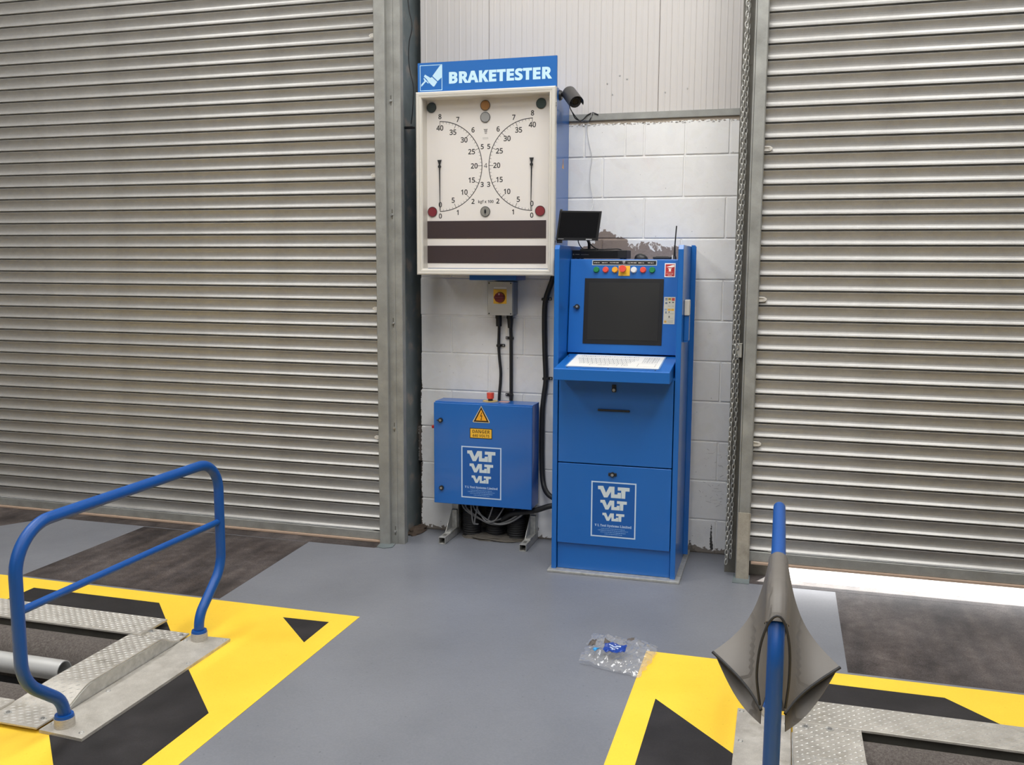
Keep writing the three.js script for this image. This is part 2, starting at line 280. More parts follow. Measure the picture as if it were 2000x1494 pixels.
// paint on the wall: white, with ragged unpainted blockwork where the brush stopped
const wallTex = canvas(1560, 2048, (c, W, H) => {
  const S = 820, X = (x) => (x + 0.1) * S, Y = (y) => H - (y + 0.0) * S;
  c.fillStyle = '#e9e8e6'; c.fillRect(0, 0, W, H);
  for (let i = 0; i < 2600; i++) { const g = rnd() < 0.5 ? '255,255,255' : '205,200,192'; c.fillStyle = `rgba(${g},${rr(0.02, 0.07)})`; c.beginPath(); c.ellipse(rr(0, W), rr(0, H), rr(6, 60), rr(4, 26), rr(0, 3), 0, 7); c.fill(); }
  const raw = (pts, jag, col) => {
    const P = [];
    for (let i = 0; i < pts.length; i++) { const a = pts[i], b = pts[(i + 1) % pts.length], n = Math.max(2, Math.round(Math.hypot(a[0] - b[0], a[1] - b[1]) / 0.006)); for (let k = 0; k < n; k++) P.push([a[0] + (b[0] - a[0]) * k / n + rr(-jag, jag), a[1] + (b[1] - a[1]) * k / n + rr(-jag, jag)]); }
    c.fillStyle = col; c.beginPath(); P.forEach(([x, y], i) => c[i ? 'lineTo' : 'moveTo'](X(x), Y(y))); c.fill();
  };
  raw([[0.85, 1.6], [0.85, 1.70], [0.93, 1.735], [0.97, 1.745], [1.0, 1.80], [1.028, 1.822], [1.06, 1.81], [1.085, 1.795], [1.10, 1.782], [1.13, 1.778], [1.16, 1.77], [1.165, 1.745], [1.20, 1.735], [1.24, 1.752], [1.29, 1.752], [1.33, 1.745], [1.36, 1.732], [1.40, 1.728], [1.46, 1.73], [1.47, 1.6]], 0.006, '#8b7d74');
  for (let i = 0; i < 900; i++) { const x = rr(0.9, 1.46), y = rr(1.6, 1.8); c.fillStyle = `rgba(${rnd() < 0.5 ? '110,98,90' : '160,148,138'},0.16)`; if (y < 1.72 || (x > 0.99 && x < 1.09)) c.fillRect(X(x), Y(y), rr(2, 14), rr(2, 8)); }
  for (let i = 0; i < 46; i++) { c.strokeStyle = `rgba(235,232,228,${rr(0.4, 0.9)})`; c.lineWidth = rr(2, 7); c.beginPath(); const x = rr(1.17, 1.44), y = rr(1.725, 1.76); c.moveTo(X(x), Y(y)); c.lineTo(X(x + rr(-0.015, 0.02)), Y(y - rr(0.005, 0.03))); c.stroke(); }
  c.fillStyle = '#e9e8e6'; c.beginPath(); [[1.275, 1.742], [1.29, 1.735], [1.318, 1.702], [1.312, 1.70], [1.29, 1.715]].forEach(([x, y], i) => c[i ? 'lineTo' : 'moveTo'](X(x), Y(y))); c.fill();
  c.strokeStyle = '#a08f83'; c.lineWidth = 8; c.beginPath(); c.moveTo(X(0.9), Y(1.771)); c.lineTo(X(1.1), Y(1.771)); c.stroke();
  // grimy unpainted foot of the wall and bare left edge
  raw([[-0.1, -0.01], [-0.1, 0.028], [0.4, 0.018], [0.9, 0.02], [1.5, 0.03], [1.6, 0.04], [1.66, 0.022], [1.75, 0.03], [1.81, 0.02], [1.81, -0.01]], 0.012, '#837b72');
  raw([[0.13, 0.0], [0.135, 0.06], [0.16, 0.12], [0.158, 0.2], [0.2, 0.2], [0.2, 0]], 0.01, '#6e675f');
  raw([[0.61, 0.0], [0.615, 0.2], [0.66, 0.06], [0.66, 0]], 0.008, '#7a736b');
  raw([[1.668, 0.02], [1.664, 0.10], [1.672, 0.175], [1.676, 0.10], [1.684, 0.03]], 0.003, '#3a3734');
  raw([[1.55, 0.0], [1.552, 0.07], [1.57, 0.03], [1.6, 0.0]], 0.008, '#6d675f');
  for (let j = 0; j < 11; j++) raw([[-0.1, JY(j + 1)], [-0.1, JY(j)], [-0.082 + rr(0, 0.008), JY(j)], [-0.084, JY(j + 1) + 0.11], [-0.082 + rr(0, 0.008), JY(j + 1)]], 0.004, '#57504a');
  // rough mortar under the flashing with the paint ending in a ragged line
  raw([[-0.1, 2.5], [-0.1, 2.404], [0.8, 2.404], [1.2, 2.40], [1.5, 2.403], [1.81, 2.401], [1.81, 2.5]], 0.006, '#a39788');
  for (let i = 0; i < 120; i++) { c.fillStyle = `rgba(60,55,50,${rr(0.3, 0.8)})`; c.fillRect(X(rr(0.8, 1.8)), Y(2.40 + rr(-0.006, 0.004)), rr(2, 12), rr(1, 4)); }
  // scuffs and pits
  for (let i = 0; i < 60; i++) { c.strokeStyle = `rgba(120,116,112,${rr(0.2, 0.6)})`; c.lineWidth = rr(1, 2.4); const x = rr(1.6, 1.78), y = rr(0.25, 0.6); c.beginPath(); c.moveTo(X(x), Y(y)); c.lineTo(X(x + rr(-0.02, 0.03)), Y(y + rr(-0.012, 0.012))); c.stroke(); }
  for (let i = 0; i < 260; i++) { c.fillStyle = `rgba(110,106,100,${rr(0.15, 0.6)})`; c.beginPath(); c.arc(rr(0, W), rr(0, H), rr(0.6, 2.2), 0, 7); c.fill(); }
});
const wallMat = std({ map: wallTex, roughness: 0.55, bumpMap: bumpBlock, bumpScale: 0.0022 });
wallTex.wrapS = wallTex.wrapT = THREE.ClampToEdgeWrapping;
function wallUV(g) { const p = g.attributes.position, uv = g.attributes.uv; for (let i = 0; i < p.count; i++) uv.setXY(i, (p.getX(i) + 0.1) * 820 / 1560, p.getY(i) * 820 / 2048); return g; }
{ // the bump keeps its own scale on the same uv
  const b = bumpBlock.clone(); b.repeat.set(1560 / 820 / 0.7, 2048 / 820 / 0.7); b.needsUpdate = true; wallMat.bumpMap = b;
}
const wallBack = part('wall_back', wallUV(bx(WX0 + 0.012, 0.20, -0.14, WX1, 2.43, -0.0045, 0)), wallMat, scene);
wallBack.userData = { kind: 'structure', label: 'white painted blockwork wall between the roller doors', category: 'wall' };
function block(x0, x1, y0, y1, lift = rr(-0.0008, 0.0012)) {
  if (x1 - x0 < 0.03) return;
  part('block', wallUV(bx(x0 + 0.004, y0 + 0.004, -0.09, x1 - 0.004, y1 - 0.004, lift, 0.004)), wallMat, wallBack);
}
const left = [-0.082, -0.083, -0.084, -0.08, -0.085, -0.082, -0.084, -0.09, -0.106, -0.092, -0.094];
for (let j = 0; j < 11; j++) {
  const yt = j ? JY(j) : 2.41, yb = j < 10 ? JY(j + 1) : 0.0, L = left[j];
  let cuts = j === 0 ? [0.111, 0.561, 0.908, 1.137, 1.242, 1.467, 1.703] : [];
  if (j) for (let k = -1; k < 6; k++) { const x = (j % 2 ? 0.111 : 0.336) + k * 0.45 + (j % 2 ? 0 : 0.01) + rr(-0.004, 0.004); if (x > L + 0.06 && x < WX1 - 0.03) cuts.push(x); }
  const xs = [L, ...cuts, WX1];
  for (let i = 0; i < xs.length - 1; i++) {
    let a = xs[i], b = xs[i + 1];
    if (j === 10) { if (a < 0.152 && b > 0.152 && b < 0.62) b = 0.152; else if (a >= 0.152 && b <= 0.62) continue; else if (a < 0.152 && b > 0.62) { block(a, 0.152, yb, yt); a = 0.62; } else if (a < 0.62 && b > 0.62) a = 0.62; }
    block(a, b, yb, yt);
  }
}
part('cavity', bx(0.12, -0.02, -0.2, 0.65, 0.205, -0.15, 0), M.rawConcrete, wallBack); part('mortar', wallUV(bx(WX0 + 0.012, 0, -0.14, 0.15, 0.2, -0.0045, 0)), wallMat, wallBack); part('mortar', wallUV(bx(0.622, 0, -0.14, WX1, 0.2, -0.0045, 0)), wallMat, wallBack);
// ragged broken edge of the cut opening
for (let i = 0; i < 9; i++) { const y = 0.01 + i * 0.02; part('broken_edge', bx(0.146, y, -0.085, 0.150 + rr(0.004, 0.018), y + rr(0.012, 0.02), -0.004 - rr(0, 0.02), 0.003), M.debris, wallBack); }

// flashing ledge and ribbed cladding above the blocks
part('flashing', prism([[-0.10, 2.425], [0.004, 2.421], [0.006, 2.424], [0.006, 2.458], [-0.10, 2.475]], 'zy', -0.09, 1.80), M.guide, wallBack, 'grey metal flashing');
function cladPanel(x0, x1) {
  const pts = [], n = Math.round((x1 - x0) / 0.0645), w = (x1 - x0) / n;
  pts.push([x0, -0.06], [x0, -0.010], [x0 + 0.003, -0.004], [x0 + 0.010, -0.004]);
  for (let i = 0; i < n; i++) {
    const a = x0 + i * w;
    if (i) pts.push([a - 0.0022, -0.004], [a - 0.0006, -0.0066], [a + 0.0006, -0.0066], [a + 0.0022, -0.004]);
    pts.push([a + w * 0.42, -0.0042], [a + w * 0.46, -0.0030], [a + w * 0.54, -0.0030], [a + w * 0.58, -0.0042]);
  }
  pts.push([x1 - 0.004, -0.004], [x1 - 0.001, -0.010], [x1 - 0.001, -0.06]);
  return prism(pts, 'xz', 2.458, 3.85);
}
for (const [a, b] of [[-0.074, 0.345], [0.345, 1.313], [1.313, 2.281]]) part('cladding_panel', cladPanel(a, b), M.cladding, wallBack);
const screwGeo = cyl(0.004, 0.003, [0, 0, 0], 'z', 8);
for (const [x, y] of [[1.03, 2.62], [1.10, 2.66], [1.14, 2.64], [1.06, 2.56], [1.35, 2.56], [1.47, 2.575]]) { const s = part('fixing_screw', screwGeo, M.steel, wallBack); s.position.set(x, y, -0.0025); }
// rest of the door wall
part('lintel_panel', [bx(RX0 - 0.2, 4.1, -0.2, RX1 + 0.2, CEIL, -0.06, 0), bx(-0.3, 3.8, -0.2, 1.99, 4.1, -0.06, 0), bx(RX0 - 0.2, -0.3, -0.2, -4.5, 4.1, -0.06, 0), bx(5.8, -0.3, -0.2, RX1 + 0.2, 4.1, -0.06, 0), bx(-0.3, -0.3, -0.2, 1.95, 0, -0.145, 0), bx(-0.3, 0, -0.2, 0.12, 3.8, -0.15, 0), bx(0.65, 0, -0.2, 1.95, 3.8, -0.15, 0), bx(0.1, 0.205, -0.2, 0.66, 3.8, -0.15, 0)], M.cladding, wallBack);

// ───────────── steel columns ─────────────
function column(label, x0, x1, web, mat) {
  const t = thing('steel_column', label, 'column', [0, 0, 0]); t.userData.kind = 'structure';
  part('front_flange', bx(x0, 0, 0.286, x1, CEIL - 0.01, 0.300, 0.002), mat, t);
  part('rear_flange', bx(x0, 0, -0.014, x1 - 0.02, CEIL - 0.01, -0.002, 0.002).translate(0, 0, -0.17), mat, t);
  part('web', prism([[web - 0.005, -0.185], [web + 0.005, -0.185], [web + 0.005, 0.272], [web + 0.012, 0.287], [web - 0.012, 0.287], [web - 0.005, 0.272]], 'xz', 0, CEIL - 0.01), mat, t);
  return t;
}
column('dark grey steel column beside the left roller door', -0.27, -0.058, -0.128, M.column);
column('grey steel column behind the hanging chain', 1.765, 1.99, 1.90, M.darkSteel);

// ───────────── roller doors ─────────────
const PITCH = 0.0749;
// slat section seen from inside: hollow face, rolled bead at the foot
const SP = [[-0.0120, 0.0745], [-0.0030, 0.0745], [-0.0008, 0.0735], [-0.0006, 0.0720]];
for (let i = 0; i <= 14; i++) { const y = 0.0705 - i * 0.0042, q = (y - 0.033) / (y > 0.033 ? 0.0385 : 0.0235); SP.push([-0.0112 * (1 - q * q) - 0.0006 + (i > 12 ? 0.0008 * (i - 12) : 0), y]); }
SP.push([0.0016, 0.0098], [0.0013, 0.0082], [-0.0008, 0.0074], [-0.0165, 0.0071], [-0.0165, 0.0012]);
function slatGeo(x0, x1) {
  const front = SP, back = [[-0.020, 0.0012], [-0.0205, 0.004], [-0.026, 0.008], [-0.026, 0.079], [-0.0215, 0.079], [-0.0215, 0.0745]];
  const s = new THREE.Shape([...front, ...back].map(([z, y]) => new THREE.Vector2(z, y)));
  const g = new THREE.ExtrudeGeometry(s, { depth: x1 - x0, bevelEnabled: false });
  g.applyMatrix4(new THREE.Matrix4().set(0, 0, 1, x0, 0, 1, 0, 0, 1, 0, 0, 0, 0, 0, 0, 1)); flip(g);
  const h = toCreasedNormals(g, 0.5); return uvm(h);
}
function rollerDoor(name, label, x0, x1, z, ySeam, n, barH, clips) {
  const d = new THREE.Group(); d.name = name; d.userData = { kind: 'structure', label, category: 'roller door' }; scene.add(d);
  const g = slatGeo(x0, x1);
  for (let i = 0; i < n; i++) { const s = part('slat', g, M.slat, d); s.position.set(0, ySeam + i * PITCH, z); }
  const b = ySeam - barH;
  part('bottom_bar', prism([[z - 0.004, ySeam], [z + 0.001, ySeam - 0.004], [z + 0.001, b + 0.017], [z + 0.0, b + 0.014], [z - 0.022, b + 0.014], [z - 0.022, ySeam]], 'zy', x0, x1), M.guide, d, 'flat grey bottom rail');
  part('bottom_seal', bx(x0 + 0.018, b, z - 0.02, x1, b + 0.0135, z + 0.014, 0.003), M.orangeSeal, d, 'buff bottom seal strip');
  return d;
}
const endLock = (() => {  // cast end lock riveted to a slat end
  const s = new THREE.Shape(); s.moveTo(0, 0.013); s.lineTo(0.036, 0.0105); s.lineTo(0.046, 0.004); s.lineTo(0.046, -0.004); s.lineTo(0.036, -0.0105); s.lineTo(0, -0.013);
  const h = new THREE.Path(); h.moveTo(0, 0.008); h.lineTo(0.034, 0.006); h.lineTo(0.038, 0); h.lineTo(0.034, -0.006); h.lineTo(0, -0.008); s.holes.push(h);
  const g = new THREE.ExtrudeGeometry(s, { depth: 0.006, bevelEnabled: true, bevelSize: 0.0015, bevelThickness: 0.0015, bevelSegments: 1 });
  const p = new THREE.BoxGeometry(0.036, 0.016, 0.003).translate(0.018, 0, 0.001), r = cyl(0.0035, 0.004, [0.034, 0, 0.006], 'z', 8);
  return mergeGeometries([uvm(g.toNonIndexed()), uvm(p.toNonIndexed()), uvm(r.toNonIndexed())]);
})();
const d1 = rollerDoor('door_1', 'closed galvanised roller shutter door on the left', -4.4, -0.185, 0.345, 0.0653, 55, 0.064);
const d2 = rollerDoor('door_2', 'galvanised roller shutter door on the right, raised a hand above the floor', 1.885, 5.7, 0.369, 0.1478, 54, 0.068);
[2.869, 2.116, 1.372, 0.629].forEach((y) => { const c = part('end_lock', endLock, M.frameWhite, d1); c.position.set(-0.192, y, 0.342); c.rotation.y = Math.PI; c.scale.set(0.85, 0.8, 1); c.position.z = 0.357; });
[2.2, 1.457, 0.716, 2.945].forEach((y) => { const c = part('end_lock', endLock, M.frameWhite, d2); c.position.set(1.884, y, 0.366); });
// left guide: angle with lips
part('guide_channel', prism([[-0.200, 0.301], [-0.200, 0.372], [-0.197, 0.375], [-0.137, 0.375], [-0.134, 0.372], [-0.134, 0.345], [-0.098, 0.345], [-0.098, 0.341], [-0.060, 0.341], [-0.057, 0.338], [-0.057, 0.301]], 'xz', 0.0, 4.2), M.guide, d1);
const boltGeo = mergeGeometries([cyl(0.008, 0.006, [0, 0, 0.003], 'z', 6), cyl(0.004, 0.012, [0, 0, 0.008], 'z', 8)].map((g) => g.toNonIndexed()));
[2.521, 1.902, 1.295, 0.692, 0.08].forEach((y) => { part('slot', bx(-0.1145, y - 0.028, 0.343, -0.1085, y + 0.026, 0.3456, 0), M.darkSteel, d1); const b = part('bolt', boltGeo, M.steel, d1); b.position.set(-0.1115, y - 0.004, 0.3455); });  // dark strip paints the shade inside each guide slot
part('floor_bracket', slab([[-0.2, 0.35], [-0.11, 0.35], [-0.10, 0.42], [-0.14, 0.455], [-0.19, 0.44]], 0.001, 0.003), M.column, d1);
part('guide_channel', prism([[1.826, 0.301], [1.826, 0.386], [1.829, 0.390], [1.834, 0.390], [1.8355, 0.386], [1.837, 0.390], [1.888, 0.396], [1.893, 0.392], [1.893, 0.376], [1.880, 0.376], [1.880, 0.301]], 'xz', 0.0, 4.2), M.guide, d2);
part('guide_patch', prism([[1.828, 0.392], [1.832, 0.398], [1.886, 0.403], [1.8945, 0.398], [1.8945, 0.394], [1.828, 0.390]], 'xz', 0.0, 0.355), std({ map: dirtyPlate, color: lin(0.8, 0.77, 0.7), metalness: 0.3, roughness: 0.55 }), d2, 'newer metal cover plate at the foot of the guide');
part('guide_foot', bx(1.815, 0.0005, 0.33, 1.90, 0.004, 0.47, 0), M.column, d2);
for (const y of [1.31, 2.62, 0.62]) part('slot', bx(1.803, y, 0.2995, 1.822, y + 0.005, 0.3012, 0), M.darkSteel, d2);  // thin strips drawn for the slot shade, in the column steel
// barrel hoods above both doors
for (const [d, a, b] of [[d1, -4.5, -0.1], [d2, 1.86, 5.8]]) part('shutter_hood', bx(a, 4.12, 0.30, b, 4.7, 0.85, 0.01), M.galv, d);
part('guide_channel', bx(-4.48, 0, 0.28, -4.39, 4.2, 0.38, 0.003), M.guide, d1); part('guide_channel', bx(5.69, 0, 0.28, 5.78, 4.2, 0.39, 0.003), M.guide, d2);
part('jamb', [bx(-4.6, -0.01, -0.07, -4.44, 4.2, 0.3, 0), bx(-4.6, 4.15, -0.07, -0.27, 4.25, 0.3, 0)], M.cladding, d1);
part('jamb', [bx(5.74, -0.01, -0.07, 5.9, 4.2, 0.3, 0), bx(1.99, 4.15, -0.07, 5.9, 4.25, 0.3, 0)], M.cladding, d2);

// ───────────── printed faces ─────────────
const VLT = [[295, 205], [405, 207], [465, 350], [530, 222], [640, 228], [640, 388], [700, 390], [706, 352], [778, 357], [778, 312], [706, 308], [706, 237], [950, 256], [950, 332], [866, 328], [862, 482], [568, 460], [568, 330], [498, 452], [425, 450], [345, 280], [298, 275]].map(([x, y]) => [(x - 295) / 655, (y - 205 - (x - 295) * 0.076) / 655]);
function logo(c, x, y, w, col, gap) {
  c.fillStyle = col; c.beginPath(); VLT.forEach(([a, b], i) => c[i ? 'lineTo' : 'moveTo'](x + a * w, y + b * w)); c.closePath(); c.fill();
  c.strokeStyle = gap; c.lineWidth = w * 0.012; c.beginPath(); c.moveTo(x + 0.74 * w, y + 0.18 * w); c.lineTo(x + 0.74 * w, y + 0.37 * w); c.stroke();
}
const dashes = (c, x, y, w, h, col, n) => { c.fillStyle = col; let p = x; while (p < x + w) { const l = Math.min(rr(0.4, 1.6) * h * 2, x + w - p); c.fillRect(p, y + rr(0, 0.2) * h, l, h * rr(0.7, 1)); p += l + h * 0.5; } };
const BLUE = '#165aa6';
const vltTex = canvas(512, 644, (c, W, H) => {
  c.fillStyle = '#1257a3'; c.fillRect(0, 0, W, H); c.strokeStyle = '#c3d6ea'; c.lineWidth = 15; c.strokeRect(8, 8, W - 16, H - 16);
  logo(c, 76, 54, 360, '#ccd6d8', '#3f6fa8'); logo(c, 106, 214, 302, '#ccd6d8', '#3f6fa8'); logo(c, 132, 362, 250, '#ccd6d8', '#3f6fa8');
  c.fillStyle = '#c9d8ea'; c.textAlign = 'center'; c.font = 'bold 38px serif'; c.fillText('V L Test Systems Limited', W / 2, 522, 420);
  [[120, 540, 270], [84, 560, 344], [112, 581, 290], [160, 602, 200]].forEach(([x, y, w]) => dashes(c, x, y, w, 8, 'rgba(170,195,225,0.75)'));
});
const headerTex = canvas(1570, 312, (c, W, H) => {
  c.fillStyle = '#1763b0'; c.fillRect(0, 0, W, H);
  const S = 2000, X = (x) => (x - 0.036) * S, Y = (y) => (2.716 - y) * S;
  c.strokeStyle = '#bfe0f2'; c.lineWidth = 7; c.strokeRect(X(0.05), Y(2.702), 0.127 * S, 0.133 * S);
  const q = (px, py) => [X(0.05) + (px - 212) / 224 * 0.127 * S, Y(2.702) + (py - 262 + (px - 212) * 0.055) / 248 * 0.133 * S];
  const poly = (pts, col = '#bfe0f2') => { c.fillStyle = col; c.beginPath(); pts.forEach((p, i) => c[i ? 'lineTo' : 'moveTo'](...q(...p))); c.fill(); };
  poly([[418, 256], [434, 256], [434, 375], [392, 412], [338, 362]]);            // trouser leg
  poly([[262, 348], [250, 368], [280, 395], [298, 424], [345, 466], [358, 464], [388, 420], [334, 372], [318, 380]]);  // shoe
  poly([[252, 380], [300, 432], [294, 438], [272, 418], [224, 470], [222, 448], [256, 412], [246, 388]]);   // pedal
  c.fillStyle = '#c5e6f5'; c.font = 'bold 172px sans-serif'; c.textBaseline = 'alphabetic'; c.strokeStyle = '#c5e6f5'; c.lineWidth = 9; c.lineJoin = 'miter';
  const w = c.measureText('BRAKETESTER').width, tw = (0.791 - 0.212) * S;
  c.save(); c.translate(X(0.212), Y(2.6015)); c.scale(tw / w, 0.93); c.fillText('BRAKETESTER', 0, 0); c.strokeText('BRAKETESTER', 0, 0); c.restore();
});
const DX0 = 0.066, DX1 = 0.796, DY0 = 1.604, DY1 = 2.524;
const dialTex = canvas(1460, 1840, (c, W, H) => {
  const S = 2000, X = (x) => (x - DX0) * S, Y = (y) => (DY1 - y) * S;
  c.fillStyle = '#eee9e4'; c.fillRect(0, 0, W, H);
  c.fillStyle = '#2b2a28'; c.strokeStyle = '#2b2a28'; c.textAlign = 'center'; c.textBaseline = 'middle';
  for (const s of [1, -1]) {
    const cx = s > 0 ? 0.171 : 0.694, cy = 2.156, r = 0.2415;
    c.lineWidth = 8; c.beginPath(); c.arc(X(cx), Y(cy), r * S, -Math.PI / 2, Math.PI / 2, s < 0); c.stroke();
    const at = (v, q) => { const a = Math.PI * v / 40; return [X(cx + s * q * Math.sin(a)), Y(cy - q * Math.cos(a))]; };
    for (let v = 0; v <= 40; v++) { const l = v % 5 ? 0.011 : 0.024; c.lineWidth = v % 5 ? 3 : 5; c.beginPath(); c.moveTo(...at(v, r + (v % 5 ? 0 : 0.003))); c.lineTo(...at(v, r - l)); c.stroke(); }
    c.lineWidth = 4; c.font = '73px sans-serif';
    for (let v = 0; v <= 40; v += 5) { const p = at(v, r - (v === 0 ? 0.036 : v === 40 ? 0.034 : 0.044)); c.fillText(String(v), p[0], p[1]); c.strokeText(String(v), p[0], p[1]); }
    c.font = '70px sans-serif';
    for (let v = 0; v <= 8; v++) { if (v === 4) { if (s > 0) c.fillText('4', X(0.4335), Y(2.156)); continue; } const p = at(v * 5, r + (v === 0 || v === 8 ? 0.026 : v === 3 || v === 5 ? 0.0215 : 0.028)); c.fillText(String(v), p[0], p[1]); c.strokeText(String(v), p[0], p[1]); }
  }
  c.font = 'bold 42px sans-serif'; c.fillText('kgf x 100', X(0.4345), Y(1.964));
  c.globalAlpha = 0.75; logo(c, X(0.422), Y(2.349), 44, '#2b2a28', '#f1e9df'); logo(c, X(0.4245), Y(2.3385), 36, '#2b2a28', '#f1e9df'); logo(c, X(0.427), Y(2.329), 28, '#2b2a28', '#f1e9df'); c.globalAlpha = 0.35; [0, 8, 16].forEach((d) => dashes(c, X(0.4165), Y(2.306) + d, 64, 4, '#2b2a28'));
});
const dangerTex = canvas(512, 226, (c, W, H) => {
  c.fillStyle = '#2a2410'; c.fillRect(0, 0, W, H); c.fillStyle = '#efb93a'; c.beginPath(); c.roundRect(15, 15, W - 30, H - 30, 10); c.fill();
  c.fillStyle = '#4a3410'; c.textAlign = 'center'; c.font = 'bold 100px sans-serif'; c.fillText('DANGER', W / 2, 108, 450); c.font = 'bold 80px sans-serif'; c.fillText('440 VOLTS', W / 2, 193, 440);
});
const shockTex = canvas(256, 224, (c, W, H) => {
  c.fillStyle = '#d2c39a'; c.fillRect(0, 0, W, H);
  const t = (m, col) => { c.fillStyle = col; c.beginPath(); c.moveTo(128, m); c.lineTo(256 - m * 0.95, 224 - m * 0.55); c.lineTo(m * 0.95, 224 - m * 0.55); c.fill(); };
  t(14, '#2b1c0c'); t(48, '#eea82c');
  c.fillStyle = '#2b1c0c'; c.beginPath(); [[132, 86], [112, 146], [132, 138], [124, 178], [116, 172], [126, 196], [142, 174], [133, 178], [146, 122], [126, 132], [142, 88]].forEach((p, i) => c[i ? 'lineTo' : 'moveTo'](...p)); c.fill();
});
const keyTex = canvas(1024, 640, (c, W, H) => {
  c.fillStyle = '#6f96c0'; c.fillRect(0, 0, W, H); c.fillStyle = '#e9e6de'; c.fillRect(14, 14, W - 28, H - 28);
  c.strokeStyle = '#7d7f7c'; c.lineWidth = 4;
  const key = (x, y, w, h) => { c.strokeRect(x, y, w, h); dashes(c, x + w * 0.3, y + h * 0.35, w * 0.4, h * 0.25, '#8f908c'); };
  for (let i = 0; i < 12; i++) key(80 + i * 52 + (i > 3 ? 14 : 0) + (i > 7 ? 14 : 0), 70, 46, 44);
  for (let r = 0; r < 4; r++) for (let i = 0; i < 14 - r; i++) key(70 + r * 18 + i * 48, 180 + r * 74, 42, 64);
  key(250, 490, 300, 60); key(600, 480, 60, 60); for (let i = 0; i < 3; i++) for (let k = 0; k < 4; k++) key(800 + i * 56, 90 + k * 70, 48, 60);
  c.strokeRect(770, 400, 190, 150);
  c.fillStyle = '#8d928f'; c.fillRect(92, 52, 20, 10);
});
const stripTex = canvas(1024, 92, (c, W, H) => {
  c.fillStyle = '#aeb8bf'; c.fillRect(0, 0, W, H); c.fillStyle = '#0c0c0e'; c.beginPath(); c.roundRect(12, 12, W - 24, H - 24, 6); c.fill();
  [[30, 90], [156, 90], [284, 140], [566, 140], [732, 90], [880, 96]].forEach(([x, w]) => dashes(c, x, 38, w, 15, '#c9c0b4'));
  c.strokeStyle = '#8b8b8b'; c.lineWidth = 2; c.strokeRect(478, 14, 52, 62); [[484, 18, 42], [488, 38, 34], [493, 54, 24]].forEach(([x, y, w]) => logo(c, x, y, w, '#c8c8c8', '#222'));
});
const redTex = canvas(220, 300, (c, W, H) => {
  c.fillStyle = '#f0ece8'; c.fillRect(0, 0, W, H); c.fillStyle = '#b4282a'; c.fillRect(16, 22, W - 32, H - 40);
  c.fillStyle = '#f3e6dc'; c.beginPath(); [[30, 84], [150, 40], [198, 34], [198, 76], [150, 92]].forEach((p, i) => c[i ? 'lineTo' : 'moveTo'](...p)); c.fill();
  c.beginPath(); [[72, 108], [142, 108], [142, 122], [128, 128], [132, 178], [84, 178], [88, 128], [72, 122]].forEach((p, i) => c[i ? 'lineTo' : 'moveTo'](...p)); c.fill();
  dashes(c, 36, 190, 150, 6, '#e9b7a8'); dashes(c, 36, 222, 150, 14, '#eec8ba'); dashes(c, 72, 252, 80, 14, '#eec8ba');
});
const chartTex = canvas(256, 620, (c, W, H) => {
  c.fillStyle = '#c8c5b4'; c.fillRect(0, 0, W, H);
  const r = (x, y, w, h, col) => { c.fillStyle = col; c.fillRect(x, y, w, h); };
  r(26, 26, 56, 22, '#56637a'); r(26, 54, 56, 26, '#7c8796'); r(92, 20, 72, 58, '#c9a83c'); r(104, 34, 44, 22, '#55512f'); r(176, 20, 66, 66, '#b8403a'); r(30, 120, 48, 40, '#5d6b80'); r(112, 110, 32, 28, '#4a4a44'); r(186, 110, 40, 24, '#4a4a44'); dashes(c, 96, 200, 60, 12, '#88857a'); dashes(c, 178, 200, 50, 12, '#88857a');
  r(20, 268, 56, 40, '#8ea3b8'); r(88, 266, 70, 48, '#dba732'); r(168, 266, 66, 48, '#dba732'); r(34, 330, 38, 50, '#737f8c'); r(112, 330, 22, 30, '#4b4a45'); dashes(c, 92, 376, 140, 10, '#8a877c'); r(116, 430, 26, 44, '#56534c'); dashes(c, 100, 480, 120, 10, '#9a978b'); r(18, 540, 56, 52, '#c59a4c'); for (let i = 0; i < 4; i++) dashes(c, 90, 536 + i * 16, 130, 7, '#8d8a7e');
  r(10, 522, 236, 3, '#9a978b');
});
const prt = (t, rough = 0.4) => std({ map: t, roughness: rough });
// printed sheet facing +z, thin, centred
function decal(name, w, h, t, parent, x, y, z, rough = 0.4) { const g = new THREE.BoxGeometry(w, h, 0.0008); const m = part(name, g, prt(t, rough), parent); m.position.set(x, y, z); return m; }

